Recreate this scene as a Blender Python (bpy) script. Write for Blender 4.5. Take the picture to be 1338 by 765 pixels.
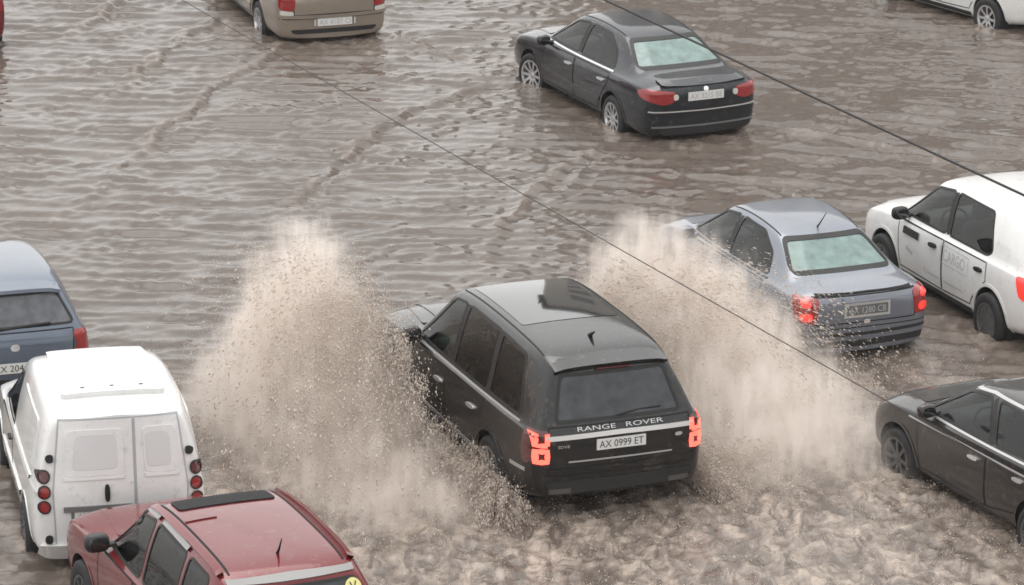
import bpy, bmesh, math, random
import numpy as np
from mathutils import Vector, Matrix
from mathutils.bvhtree import BVHTree

for o in list(bpy.data.objects):
    bpy.data.objects.remove(o)
sc = bpy.context.scene
COL = sc.collection
R = math.radians

# ------------------------------------------------------------------ camera
CAM_H, CAM_PITCH, CAM_F = 14.32, 16.71, 5500.0
cam_d = bpy.data.cameras.new('camera')
cam_d.sensor_width = 36.0
cam_d.lens = 36.0 * CAM_F / 1338.0
cam_d.clip_start = 0.5
cam_d.clip_end = 3000.0
cam = bpy.data.objects.new('camera', cam_d)
cam.location = (0, 0, CAM_H)
cam.rotation_euler = (R(90 - CAM_PITCH), 0, 0)
COL.objects.link(cam)
sc.camera = cam

# ------------------------------------------------------------------ sky and sun (overcast, raining)
SUN_EL, SUN_AZ = 68.0, -20.0
world = bpy.data.worlds.new('World')
sc.world = world
world.use_nodes = True
wn, wl = world.node_tree.nodes, world.node_tree.links
wn.clear()
w_out = wn.new('ShaderNodeOutputWorld')
w_bg = wn.new('ShaderNodeBackground')
w_hs = wn.new('ShaderNodeHueSaturation')
w_sky = wn.new('ShaderNodeTexSky')
w_sky.sky_type = 'NISHITA'
w_sky.sun_disc = False
w_sky.sun_elevation = R(SUN_EL)
w_sky.sun_rotation = R(SUN_AZ)
w_sky.air_density = 1.0
w_sky.dust_density = 6.0
w_sky.ozone_density = 1.0
w_hs.inputs['Saturation'].default_value = 0.10      # cloud cover: grey, not blue
w_bg.inputs['Strength'].default_value = 0.15
wl.new(w_sky.outputs['Color'], w_hs.inputs['Color'])
w_mix = wn.new('ShaderNodeMix')                     # even cloud deck over the clear-sky light
w_mix.data_type = 'RGBA'
w_mix.inputs['Factor'].default_value = 0.75
w_mix.inputs['B'].default_value = (6.9, 6.85, 6.75, 1)
wl.new(w_hs.outputs['Color'], w_mix.inputs['A'])
wl.new(w_mix.outputs['Result'], w_bg.inputs['Color'])
wl.new(w_bg.outputs['Background'], w_out.inputs['Surface'])

sun_d = bpy.data.lights.new('sun', 'SUN')
sun_d.energy = 0.5
sun_d.angle = R(40)
sun_d.color = (1.0, 0.965, 0.92)
sun = bpy.data.objects.new('sun', sun_d)
az, el = R(SUN_AZ), R(SUN_EL)
to_sun = Vector((math.sin(az) * math.cos(el), math.cos(az) * math.cos(el), math.sin(el)))
sun.rotation_euler = to_sun.to_track_quat('Z', 'Y').to_euler()
sun.location = (0, 40, 60)
COL.objects.link(sun)

sc.view_settings.view_transform = 'Standard'
sc.view_settings.look = 'None'
sc.view_settings.gamma = 1.0
sc.view_settings.use_curve_mapping = False
sc.view_settings.exposure = 0.55
sc.render.engine = 'CYCLES'
sc.cycles.use_denoising = True
sc.cycles.max_bounces = 8
sc.cycles.diffuse_bounces = 5
sc.cycles.volume_bounces = 6
sc.cycles.volume_step_rate = 1.0
sc.cycles.glossy_bounces = 3
sc.cycles.transparent_max_bounces = 16
sc.cycles.filter_width = 1.6

# ------------------------------------------------------------------ helpers
def tag(o, label=None, cat=None, group=None, kind=None):
    if label: o['label'] = label
    if cat: o['category'] = cat
    if group: o['group'] = group
    if kind: o['kind'] = kind
    return o

def link(o, parent=None):
    COL.objects.link(o)
    if parent is not None:
        o.parent = parent
    return o

def mk(name, verts, faces, mat, parent=None, smooth=True, sharp=None):
    me = bpy.data.meshes.new(name)
    me.from_pydata([tuple(v) for v in verts], [], [tuple(f) for f in faces])
    if mat is not None:
        me.materials.append(mat)
    if smooth:
        me.polygons.foreach_set('use_smooth', [True] * len(me.polygons))
        if sharp:
            me.set_sharp_from_angle(angle=R(sharp))
    me.update()
    o = bpy.data.objects.new(name, me)
    return link(o, parent)

def fast_mesh(name, V, F, mat, parent=None, smooth=True):
    """V (n,3) array, F (m,k) array of equal polygons"""
    me = bpy.data.meshes.new(name)
    n, k = F.shape
    me.vertices.add(len(V))
    me.vertices.foreach_set('co', np.ascontiguousarray(V, dtype=np.float32).ravel())
    me.loops.add(n * k)
    me.loops.foreach_set('vertex_index', np.ascontiguousarray(F, dtype=np.int32).ravel())
    me.polygons.add(n)
    me.polygons.foreach_set('loop_start', np.arange(0, n * k, k, dtype=np.int32))
    me.polygons.foreach_set('use_smooth', np.full(n, smooth, dtype=bool))
    me.update(calc_edges=True)
    if mat is not None:
        me.materials.append(mat)
    o = bpy.data.objects.new(name, me)
    return link(o, parent)

# ------------------------------------------------------------------ materials
def new_mat(name):
    m = bpy.data.materials.new(name)
    m.use_nodes = True
    nt = m.node_tree
    b = nt.nodes['Principled BSDF']
    return m, nt, b

def pbr(name, col, rough=0.5, metal=0.0, coat=0.0, coat_r=0.03, spec=0.5, emit=None, es=0.0, var=0.0, vscale=6.0,
        bump=0.0, bscale=40.0):
    m, nt, b = new_mat(name)
    b.inputs['Base Color'].default_value = (*col, 1)
    b.inputs['Roughness'].default_value = rough
    b.inputs['Metallic'].default_value = metal
    b.inputs['Coat Weight'].default_value = coat
    b.inputs['Coat Roughness'].default_value = coat_r
    b.inputs['Specular IOR Level'].default_value = spec
    if emit:
        b.inputs['Emission Color'].default_value = (*emit, 1)
        b.inputs['Emission Strength'].default_value = es
    tc = nt.nodes.new('ShaderNodeTexCoord')
    if var > 0:
        n = nt.nodes.new('ShaderNodeTexNoise')
        n.inputs['Scale'].default_value = vscale
        n.inputs['Detail'].default_value = 6
        n.inputs['Roughness'].default_value = 0.65
        nt.links.new(tc.outputs['Object'], n.inputs['Vector'])
        mx = nt.nodes.new('ShaderNodeMix')
        mx.data_type = 'RGBA'
        mx.inputs['A'].default_value = tuple(c * (1 - var) for c in col) + (1,)
        mx.inputs['B'].default_value = tuple(min(1, c * (1 + var)) for c in col) + (1,)
        nt.links.new(n.outputs['Fac'], mx.inputs['Factor'])
        nt.links.new(mx.outputs['Result'], b.inputs['Base Color'])
    if bump > 0:
        n2 = nt.nodes.new('ShaderNodeTexNoise')
        n2.inputs['Scale'].default_value = bscale
        n2.inputs['Detail'].default_value = 3
        nt.links.new(tc.outputs['Object'], n2.inputs['Vector'])
        bp = nt.nodes.new('ShaderNodeBump')
        bp.inputs['Strength'].default_value = bump
        bp.inputs['Distance'].default_value = 0.01
        nt.links.new(n2.outputs['Fac'], bp.inputs['Height'])
        nt.links.new(bp.outputs['Normal'], b.inputs['Normal'])
        if coat > 0:
            nt.links.new(bp.outputs['Normal'], b.inputs['Coat Normal'])
    return m

def paint(name, col, metal=0.3, rough=0.32):
    """wet car paint: colour coat under clear coat, beaded with rain (fine bump)"""
    m = pbr(name, col, rough, metal, coat=1.0, coat_r=0.05, spec=0.12, var=0.16, vscale=3.0, bump=0.06, bscale=26.0)
    nt = m.node_tree
    b = nt.nodes['Principled BSDF']
    src = b.inputs['Base Color'].links[0].from_socket
    tc = nt.nodes.new('ShaderNodeTexCoord')
    n = nt.nodes.new('ShaderNodeTexNoise')          # dried mud spatter
    n.inputs['Scale'].default_value = 9.0
    n.inputs['Detail'].default_value = 9
    n.inputs['Roughness'].default_value = 0.75
    nt.links.new(tc.outputs['Object'], n.inputs['Vector'])
    r = nt.nodes.new('ShaderNodeMapRange')
    r.inputs['From Min'].default_value = 0.56
    r.inputs['From Max'].default_value = 0.70
    r.inputs['To Max'].default_value = 0.38
    nt.links.new(n.outputs['Fac'], r.inputs['Value'])
    mx = nt.nodes.new('ShaderNodeMix')
    mx.data_type = 'RGBA'
    mx.inputs['B'].default_value = (0.24, 0.19, 0.155, 1)
    nt.links.new(src, mx.inputs['A'])
    nt.links.new(r.outputs[0], mx.inputs['Factor'])
    nt.links.new(mx.outputs['Result'], b.inputs['Base Color'])
    return m

def glass(name, tint, rough=0.02, haze=0.0, haze_col=(0.5, 0.5, 0.5)):
    """window pane: tinted see-through + fresnel mirror; haze = share of diffuse haze_col mixed in"""
    m = bpy.data.materials.new(name)
    m.use_nodes = True
    nt = m.node_tree
    nt.nodes.clear()
    out = nt.nodes.new('ShaderNodeOutputMaterial')
    tr = nt.nodes.new('ShaderNodeBsdfTransparent')
    tr.inputs['Color'].default_value = (*tint, 1)
    gl = nt.nodes.new('ShaderNodeBsdfGlossy')
    gl.inputs['Roughness'].default_value = rough
    fr = nt.nodes.new('ShaderNodeFresnel')
    fr.inputs['IOR'].default_value = 1.52
    mx = nt.nodes.new('ShaderNodeMixShader')
    src = tr.outputs[0]
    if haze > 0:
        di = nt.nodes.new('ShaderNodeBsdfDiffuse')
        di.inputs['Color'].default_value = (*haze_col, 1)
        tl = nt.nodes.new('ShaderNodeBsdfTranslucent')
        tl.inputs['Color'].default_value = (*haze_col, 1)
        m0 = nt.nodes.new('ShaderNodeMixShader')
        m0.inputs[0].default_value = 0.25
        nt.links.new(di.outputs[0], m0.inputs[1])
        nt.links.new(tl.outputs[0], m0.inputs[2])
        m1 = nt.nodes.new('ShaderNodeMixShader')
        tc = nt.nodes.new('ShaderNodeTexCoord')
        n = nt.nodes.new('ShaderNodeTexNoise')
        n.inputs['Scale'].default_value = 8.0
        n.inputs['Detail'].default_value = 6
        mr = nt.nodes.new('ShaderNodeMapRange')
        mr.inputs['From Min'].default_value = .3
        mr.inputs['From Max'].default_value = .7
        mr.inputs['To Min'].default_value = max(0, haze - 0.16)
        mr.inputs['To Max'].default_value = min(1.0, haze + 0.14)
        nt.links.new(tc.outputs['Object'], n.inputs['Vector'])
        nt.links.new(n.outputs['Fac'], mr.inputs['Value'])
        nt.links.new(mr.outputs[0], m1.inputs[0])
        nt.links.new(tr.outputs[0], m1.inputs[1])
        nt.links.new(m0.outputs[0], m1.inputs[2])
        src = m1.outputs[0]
    nt.links.new(fr.outputs[0], mx.inputs[0])
    nt.links.new(src, mx.inputs[1])
    nt.links.new(gl.outputs[0], mx.inputs[2])
    nt.links.new(mx.outputs[0], out.inputs['Surface'])
    return m

M = {}
M['black'] = paint('black_paint', (0.008, 0.0085, 0.009), 0.0)
M['charcoal'] = paint('charcoal_paint', (0.014, 0.018, 0.025), 0.2)
M['silverblue'] = paint('silver_blue_paint', (0.20, 0.218, 0.255), 0.4, 0.38)
M['white'] = paint('white_paint', (0.80, 0.80, 0.79), 0.0)
M['darkbrown'] = paint('dark_grey_paint', (0.022, 0.020, 0.020), 0.1)
M['red'] = paint('red_paint', (0.155, 0.007, 0.010), 0.1)
M['greyblue'] = paint('grey_blue_paint', (0.13, 0.16, 0.21), 0.4, 0.38)
M['beige'] = paint('beige_paint', (0.34, 0.29, 0.24), 0.45, 0.38)
M['rubber'] = pbr('black_rubber', (0.012, 0.012, 0.012), 0.55)
M['tyre'] = pbr('tyre_rubber', (0.02, 0.02, 0.021), 0.7, bump=0.4, bscale=60, var=.3)
M['gap'] = pbr('panel_gap', (0.006, 0.006, 0.006), 0.8)
M['plastic'] = pbr('black_plastic', (0.022, 0.022, 0.023), 0.45, var=.2)
M['greyplastic'] = pbr('grey_plastic', (0.16, 0.16, 0.16), 0.5)
M['trim'] = pbr('interior_trim', (0.035, 0.033, 0.032), 0.8)
M['lining'] = pbr('interior_lining', (0.24, 0.235, 0.23), 0.9)
M['fabric'] = pbr('seat_fabric', (0.05, 0.05, 0.052), 0.85, var=.3, vscale=30)
M['chrome'] = pbr('chrome', (0.80, 0.81, 0.82), 0.22, 0.75)
M['alloy'] = pbr('alloy', (0.62, 0.63, 0.64), 0.28, 0.9)
M['steel'] = pbr('grey_steel', (0.12, 0.12, 0.12), 0.45, 0.4)
M['disc'] = pbr('brake_disc', (0.10, 0.09, 0.085), 0.5, 0.6)
M['plate'] = pbr('plate_white', (0.72, 0.72, 0.70), 0.4)
M['plategrey'] = pbr('plate_dirty', (0.13, 0.13, 0.125), 0.5, var=.3)
M['ink'] = pbr('plate_ink', (0.03, 0.03, 0.035), 0.5)
M['inkgrey'] = pbr('grey_ink', (0.42, 0.43, 0.45), 0.5)
M['lettersilver'] = pbr('silver_lettering', (0.55, 0.55, 0.55), 0.35, 0.5)
M['lampred'] = pbr('lamp_red', (0.30, 0.012, 0.012), 0.15, coat=1.0)
M['lampdark'] = pbr('lamp_dark_red', (0.09, 0.008, 0.010), 0.15, coat=1.0)
M['lamplit'] = pbr('lamp_lit', (0.6, 0.05, 0.03), 0.3, emit=(1.0, 0.13, 0.09), es=1.5)
M['lampglow'] = pbr('lamp_glow', (0.5, 0.03, 0.02), 0.2, coat=1.0, emit=(1.0, 0.06, 0.04), es=0.5)
M['lampclear'] = pbr('lamp_clear', (0.65, 0.63, 0.58), 0.12, coat=1.0)
M['lampamber'] = pbr('lamp_amber', (0.55, 0.25, 0.06), 0.15, coat=1.0)
M['sticker'] = pbr('sticker_yellow', (0.78, 0.72, 0.30), 0.5)
M['roofglass'] = pbr('roof_glass', (0.010, 0.011, 0.012), 0.05, coat=1.0)
M['g_dark'] = glass('glass_dark_tint', (0.10, 0.11, 0.11))
M['g_mid'] = glass('glass_light_tint', (0.55, 0.66, 0.62))
M['g_clear'] = glass('glass_clear', (0.78, 0.86, 0.84))
M['g_rear'] = glass('glass_rear_dark', (0.12, 0.13, 0.135), haze=0.5, haze_col=(0.13, 0.145, 0.16))
M['g_aqua'] = glass('glass_pale_aqua', (0.45, 0.6, 0.56), rough=0.05, haze=0.74, haze_col=(0.36, 0.50, 0.475))  # pane mixed mostly with a pale aqua diffuse colour
M['g_palegrey'] = glass('glass_pale_grey', (0.4, 0.42, 0.45), rough=0.05, haze=0.6, haze_col=(0.27, 0.28, 0.31))  # pane mixed with a grey diffuse colour
M['cable'] = pbr('cable_black', (0.02, 0.018, 0.018), 0.6)

# ------------------------------------------------------------------ small mesh makers
def rbox(cx, cy, cz, sx, sy, sz, p=4.0, n=10, m=6):
    """rounded block (superellipsoid) verts / faces"""
    V, F = [], []
    def sp(v, e): return math.copysign(abs(v) ** e, v)
    e = 2.0 / p
    for i in range(m + 1):
        a = -math.pi / 2 + math.pi * i / m
        for j in range(n):
            b = 2 * math.pi * (j + .5) / n
            V.append((cx + sx / 2 * sp(math.cos(a), e) * sp(math.cos(b), e),
                      cy + sy / 2 * sp(math.cos(a), e) * sp(math.sin(b), e), cz + sz / 2 * sp(math.sin(a), e)))
    for i in range(m):
        for j in range(n):
            k = (j + 1) % n
            F.append((i * n + j, i * n + k, (i + 1) * n + k, (i + 1) * n + j))
    return V, F

def merge(*vf):
    V, F = [], []
    for v, f in vf:
        o = len(V)
        V += list(v)
        F += [tuple(i + o for i in q) for q in f]
    return V, F

def box(x0, x1, y0, y1, z0, z1):
    V = [(x, y, z) for x in (x0, x1) for y in (y0, y1) for z in (z0, z1)]
    F = [(0, 1, 3, 2), (4, 6, 7, 5), (0, 4, 5, 1), (2, 3, 7, 6), (0, 2, 6, 4), (1, 5, 7, 3)]
    return V, F

def tube(pts, r, n=6, r2=None):
    V, F = [], []
    pts = [Vector(p) for p in pts]
    m = len(pts)
    for i, p in enumerate(pts):
        d = (pts[min(i + 1, m - 1)] - pts[max(i - 1, 0)]).normalized()
        u = d.orthogonal().normalized() if i == 0 else (u - d * u.dot(d)).normalized()
        w = d.cross(u)
        rr = r if r2 is None else r + (r2 - r) * i / (m - 1)
        for j in range(n):
            a = 2 * math.pi * j / n
            V.append(p + (u * math.cos(a) + w * math.sin(a)) * rr)
    for i in range(m - 1):
        for j in range(n):
            k = (j + 1) % n
            F.append((i * n + j, i * n + k, (i + 1) * n + k, (i + 1) * n + j))
    F.append(tuple(range(n))[::-1])
    F.append(tuple(range((m - 1) * n, m * n)))
    return V, F

def lathe(prof, n=28):
    """prof: list of (radius, y) around the Y axis"""
    V, F = [], []
    for r, y in prof:
        for j in range(n):
            a = 2 * math.pi * j / n
            V.append((r * math.cos(a), y, r * math.sin(a)))
    for i in range(len(prof) - 1):
        for j in range(n):
            k = (j + 1) % n
            F.append((i * n + j, i * n + k, (i + 1) * n + k, (i + 1) * n + j))
    return V, F

def text_tris(s):
    cu = bpy.data.curves.new('text', 'FONT')
    cu.body = s
    cu.align_x, cu.align_y = 'CENTER', 'CENTER'
    cu.size = 1.0
    cu.resolution_u = 3
    o = bpy.data.objects.new('text', cu)
    COL.objects.link(o)
    dg = bpy.context.evaluated_depsgraph_get()
    me = bpy.data.meshes.new_from_object(o.evaluated_get(dg))
    V = [tuple(v.co) for v in me.vertices]
    F = [tuple(p.vertices) for p in me.polygons]
    bpy.data.objects.remove(o)
    bpy.data.curves.remove(cu)
    bpy.data.meshes.remove(me)
    return V, F

def chaikin(P, it):
    """round the corners: it=1 small radius, it=2 as round as the edges allow"""
    P = [Vector((p[0], p[1])) for p in P]
    r = .055 if it == 1 else 10
    Q = []
    n = len(P)
    for i in range(n):
        a, p, c = P[i - 1], P[i], P[(i + 1) % n]
        d1, d2 = a - p, c - p
        s1 = p + d1 * min(.45, r / max(d1.length, 1e-6))
        s2 = p + d2 * min(.45, r / max(d2.length, 1e-6))
        for t in (0, .33, .67, 1):
            Q.append(s1.lerp(p, t).lerp(p.lerp(s2, t), t))
    return Q

def resample(P, step, closed=True):
    Q = []
    n = len(P)
    for i in range(n if closed else n - 1):
        a, b = P[i], P[(i + 1) % n]
        k = max(1, int((b - a).length / step + .5))
        for j in range(k):
            Q.append(a.lerp(b, j / k))
    if not closed:
        Q.append(P[-1])
    return Q

def inside(poly, pts):
    P = np.array([(p[0], p[1]) for p in poly])
    x, y = pts[:, 0], pts[:, 1]
    res = np.zeros(len(pts), bool)
    j = len(P) - 1
    for i in range(len(P)):
        c = ((P[i, 1] > y) != (P[j, 1] > y))
        with np.errstate(divide='ignore', invalid='ignore'):
            t = (P[j, 0] - P[i, 0]) * (y - P[i, 1]) / (P[j, 1] - P[i, 1]) + P[i, 0]
        res ^= c & (x < t)
        j = i
    return res

# ------------------------------------------------------------------ the car maker
AX = {'L': (Vector((0, -1, 0)), 1), 'R': (Vector((0, 1, 0)), 1), 'B': (Vector((1, 0, 0)), 0),
      'F': (Vector((-1, 0, 0)), 0), 'T': (Vector((0, 0, -1)), 2)}

class Car:
    def __init__(s, name, label, cat, loc, yaw, stations, paint_mat, bow=(.06, .10), crease=(), group=None, sub=3):
        s.root = bpy.data.objects.new(name, None)
        s.root.empty_display_size = .5
        link(s.root)
        s.root.location = (loc[0], loc[1], 0)
        s.root.rotation_euler = (0, 0, R(yaw))
        tag(s.root, label, cat, group)
        s.paint = paint_mat
        s.cuts = []
        s.build_shell(stations, bow, crease, sub)

    def build_shell(s, S, bow, crease, sub):
        rings, meta = [], []
        def ring(st, ys, dx):
            xb, xm, xt, zb, zm, zt, wm, wg, wt = st
            d = zt - zm
            rd = min(.055, d * .3)
            z7 = zm + min(.02, d * .2)
            z9 = zt - rd
            half = [(0, zb, xb), (wm * .6, zb, xb), (wm * .94, zb, xb),
                    (wm * .985, zb + (zm - zb) * .25, xb + (xm - xb) * .3),
                    (wm, zb + (zm - zb) * .58, xb + (xm - xb) * .7),
                    (wm * .985, zb + (zm - zb) * .86, xm),
                    (wg + (wm - wg) * .55, zm - (.012 if d > .2 else .004), xm),
                    (wg, z7, xm + (xt - xm) * .04),
                    ((wg + wt) / 2 + min(.02, d * .04), (z7 + z9) / 2, (xm + xt) / 2),
                    (wt, z9, xt + (xm - xt) * .08),
                    (wt * .86, zt - rd * .30, xt), (wt * .45, zt - rd * .06, xt), (0, zt, xt)]
            return [Vector((x + dx, y * ys, z)) for y, z, x in half]
        n = 13
        rear, front = S[0], S[-1]
        rings.append(ring(rear, .38, -bow[0] * .9))
        rings.append(ring(rear, .74, -bow[0] * .55))
        for st in S:
            rings.append(ring(st, 1, 0))
        rings.append(ring(front, .74, bow[1] * .55))
        rings.append(ring(front, .38, bow[1] * .9))
        bm = bmesh.new()
        L, Rr = [], []
        for rg in rings:
            l = [bm.verts.new(p) for p in rg]
            r = [l[i] if i in (0, n - 1) else bm.verts.new((p.x, -p.y, p.z)) for i, p in enumerate(rg)]
            L.append(l)
            Rr.append(r)
        for k in range(len(rings) - 1):
            for i in range(n - 1):
                bm.faces.new((L[k][i], L[k + 1][i], L[k + 1][i + 1], L[k][i + 1]))
                bm.faces.new((Rr[k][i + 1], Rr[k + 1][i + 1], Rr[k + 1][i], Rr[k][i]))
        for k in (0, len(rings) - 1):
            for i in range(n - 1):
                vs = [L[k][i], L[k][i + 1], Rr[k][i + 1], Rr[k][i]]
                u = []
                for v in vs:
                    if v not in u: u.append(v)
                bm.faces.new(u)
        bmesh.ops.recalc_face_normals(bm, faces=bm.faces[:])
        cl = bm.edges.layers.float.new('crease_edge')
        bm.edges.ensure_lookup_table()
        em = {}
        for e in bm.edges:
            em[frozenset((e.verts[0], e.verts[1]))] = e
        def setc(a, b, v):
            e = em.get(frozenset((a, b)))
            if e: e[cl] = max(e[cl], v)
        for kind, idx, val in crease:
            if kind == 'st':        # ring number idx (station), upper part only
                k = idx + 2
                for i in range(6, n - 1):
                    setc(L[k][i], L[k][i + 1], val)
                    setc(Rr[k][i], Rr[k][i + 1], val)
            elif kind == 'ln':      # longitudinal line
                for k in range(len(rings) - 1):
                    setc(L[k][idx], L[k + 1][idx], val)
                    setc(Rr[k][idx], Rr[k + 1][idx], val)
        me = bpy.data.meshes.new('shell')
        bm.to_mesh(me)
        bm.free()
        o = bpy.data.objects.new('shell', me)
        COL.objects.link(o)
        md = o.modifiers.new('sub', 'SUBSURF')
        md.levels = sub
        dg = bpy.context.evaluated_depsgraph_get()
        ev = bpy.data.meshes.new_from_object(o.evaluated_get(dg))
        nv = len(ev.vertices)
        co = np.empty(nv * 3, np.float32)
        ev.vertices.foreach_get('co', co)
        s.V = co.reshape(-1, 3).astype(float)
        nr = np.empty(nv * 3, np.float32)
        ev.vertex_normals.foreach_get('vector', nr)
        s.N = nr.reshape(-1, 3).astype(float)
        s.F = np.array([tuple(p.vertices) for p in ev.polygons])
        bpy.data.objects.remove(o)
        bpy.data.meshes.remove(me)
        bpy.data.meshes.remove(ev)
        s.bvh = BVHTree.FromPolygons([Vector(v) for v in s.V], [tuple(f) for f in s.F])

    # a point on the skin, seen along an axis
    def cast(s, ax, a, b):
        d, k = AX[ax]
        if ax in 'LR': o = Vector((a, -d.y * 4, b))
        elif ax in 'BF': o = Vector((-d.x * 6, a, b))
        else: o = Vector((a, b, 5))
        loc, nor, i, _ = s.bvh.ray_cast(o, d)
        if loc is None:
            g = Vector((a, -d.y * .8, b)) if ax in 'LR' else Vector((-d.x * 2.2, a, b)) if ax in 'BF' else Vector((a, b, 1.2))
            loc, nor, i, _ = s.bvh.find_nearest(g)
        if nor.dot(d) > 0: nor = -nor
        return loc, nor

    def patch(s, name, poly, ax, mat, off=.004, skirt=0.0, parent=None, rnd=1, step=.05, rings=(1, .82, .6, .38, .18), label=None):
        P = resample(chaikin(poly, rnd) if rnd else [Vector(p) for p in poly], step)
        # area centroid
        A = cx = cy = 0
        for i in range(len(P)):
            a, b = P[i], P[(i + 1) % len(P)]
            w = a.x * b.y - b.x * a.y
            A += w; cx += (a.x + b.x) * w; cy += (a.y + b.y) * w
        c = Vector((cx / (3 * A), cy / (3 * A)))
        V, F = [], []
        n = len(P)
        for sc_ in rings:
            for p in P:
                q = c + (p - c) * sc_
                l, nn = s.cast(ax, q.x, q.y)
                V.append(l + nn * off)
        l, nn = s.cast(ax, c.x, c.y)
        V.append(l + nn * off)
        for r in range(len(rings) - 1):
            for j in range(n):
                k = (j + 1) % n
                F.append((r * n + j, r * n + k, (r + 1) * n + k, (r + 1) * n + j))
        b0 = (len(rings) - 1) * n
        for j in range(n):
            F.append((b0 + j, b0 + (j + 1) % n, len(rings) * n))
        fn = (V[F[0][1]] - V[F[0][0]]).cross(V[F[0][2]] - V[F[0][0]])
        flip = fn.dot(AX[ax][0]) > 0
        if flip: F = [f[::-1] for f in F]
        if skirt:
            o = len(V)
            for p in P:
                l, nn = s.cast(ax, p.x, p.y)
                V.append(l + nn * off)
            for p in P:
                l, nn = s.cast(ax, p.x, p.y)
                V.append(l + nn * (off - skirt))
            for j in range(n):
                k = (j + 1) % n
                f = (o + j, o + n + j, o + n + k, o + k)
                F.append(f if not flip else f[::-1])
        ob = mk(name, V, F, mat, parent or s.root)
        if label: ob['label'] = label
        return ob

    def strip(s, name, path, ax, mat, w=.012, off=.003, closed=False, parent=None, step=.05, rnd=0, skirt=0.0):
        P = [Vector(p) for p in path]
        if closed and rnd: P = chaikin(P, rnd)
        P = resample(P, step, closed)
        n = len(P)
        V, F = [], []
        for i, p in enumerate(P):
            a = P[(i - 1) % n] if closed or i else p
            b = P[(i + 1) % n] if closed or i < n - 1 else p
            t = (b - a).normalized()
            nn = Vector((-t.y, t.x))
            for sg in (-1, 1):
                q = p + nn * sg * w / 2
                l, no = s.cast(ax, q.x, q.y)
                V.append(l + no * off)
            if skirt:
                for sg in (-1, 1):
                    q = p + nn * sg * w / 2
                    l, no = s.cast(ax, q.x, q.y)
                    V.append(l + no * (off - skirt))
        m = 4 if skirt else 2
        for i in range(n if closed else n - 1):
            k = (i + 1) % n
            F.append((i * m, i * m + 1, k * m + 1, k * m))
            if skirt:
                F.append((i * m + 2, i * m, k * m, k * m + 2))
                F.append((i * m + 1, i * m + 3, k * m + 3, k * m + 1))
        fn = (V[F[0][1]] - V[F[0][0]]).cross(V[F[0][2]] - V[F[0][0]])
        if fn.dot(AX[ax][0]) > 0: F = [f[::-1] for f in F]
        return mk(name, V, F, mat, parent or s.root, smooth=not skirt)

    def window(s, name, poly, ax, mat, seal=.022, rnd=1, label=None):
        P = chaikin(poly, rnd) if rnd else [Vector(p) for p in poly]
        s.cuts.append((P, ax))
        w = s.patch(name, poly, ax, mat, off=-.004, rnd=rnd, label=label)
        c = sum(P, Vector((0, 0))) / len(P)
        s.strip('seal', P, ax, M['rubber'], w=seal, off=.003, closed=True, parent=w, skirt=.012)
        return w

    def arch(s, x, z, r, mat=None):
        P = [Vector((x + r * math.cos(a), z + r * math.sin(a))) for a in np.linspace(0, 2 * math.pi, 40)[:-1]]
        for ax in 'LR':
            s.cuts.append((P, ax + '*'))
        for sg in (1, -1):
            yo = None
            V, F = [], []
            m = 20
            for i in range(m + 1):
                a = R(-25) + R(230) * i / m
                px, pz = x + r * math.cos(a), z + r * math.sin(a)
                l, nn = s.cast('L' if sg > 0 else 'R', px, max(pz, .36))
                V += [(px, l.y - sg * .004, pz), (px, sg * .45, pz)]
            V.append((x, sg * .45, z))
            for i in range(m):
                F.append((2 * i, 2 * i + 1, 2 * i + 3, 2 * i + 2))
                F.append((2 * i + 1, 2 * (m + 1), 2 * i + 3))
            mk('wheel_arch', V, F, M['plastic'], s.root)
            s.strip('arch_lip', [(x + (r + .012) * math.cos(a), z + (r + .012) * math.sin(a)) for a in np.linspace(R(-5), R(185), 24)],
                    'L' if sg > 0 else 'R', mat or s.paint, w=.034, off=.007, skirt=.02)

    def wheel(s, x, y, r, rim_r, width=.21, spokes=10, mat=None, style='alloy', steer=0):
        mat = mat or M['alloy']
        sg = 1 if y > 0 else -1
        hub = lathe([(.001, -.02), (.05, -.02), (.06, -.05), (rim_r * .70, -.055), (rim_r * .72, -.08), (.02, -.085)], 20)
        w = mk('wheel', hub[0], hub[1], M['disc'], s.root, sharp=40)
        hw = width / 2
        prof = [(rim_r, -hw * .9), (rim_r + .03, -hw), (r - .035, -hw), (r - .008, -hw * .82), (r, -hw * .5), (r, hw * .5),
                (r - .008, hw * .82), (r - .035, hw), (rim_r + .03, hw), (rim_r, hw * .9)]
        mk('tyre', *lathe(prof, 36), M['tyre'], w, sharp=50)
        parts = [lathe([(rim_r + .004, hw * .9), (rim_r + .006, hw * .98), (rim_r - .018, hw * .96), (rim_r - .03, hw * .7), (rim_r - .035, -hw * .8)], 36),
                 lathe([(.0, hw * .78), (.035, hw * .78), (.055, hw * .70), (.06, hw * .3)], 16)]
        if style == 'alloy':
            for i in range(spokes):
                a = 2 * math.pi * i / spokes
                wi, wo = .026 if spokes > 7 else .04, .020 if spokes > 7 else .034
                V = []
                for rr, ww, yy in ((.04, wi, hw * .72), (rim_r * .55, wo * .9, hw * .86), (rim_r - .015, wo * 1.15, hw * .9)):
                    for q in (-1, 1):
                        for t in (0, -.03):
                            lx, lz = rr, q * ww
                            V.append((lx * math.cos(a) - lz * math.sin(a), yy + t, lx * math.sin(a) + lz * math.cos(a)))
                F = []
                for k in range(2):
                    b = k * 4
                    F += [(b, b + 2, b + 6, b + 4), (b, b + 4, b + 5, b + 1), (b + 2, b + 3, b + 7, b + 6)]
                parts.append((V, F))
        else:       # closed cover with slots
            parts.append(lathe([(.02, hw * .82), (rim_r * .35, hw * .80), (rim_r * .6, hw * .88), (rim_r - .01, hw * .86)], 30))
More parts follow.
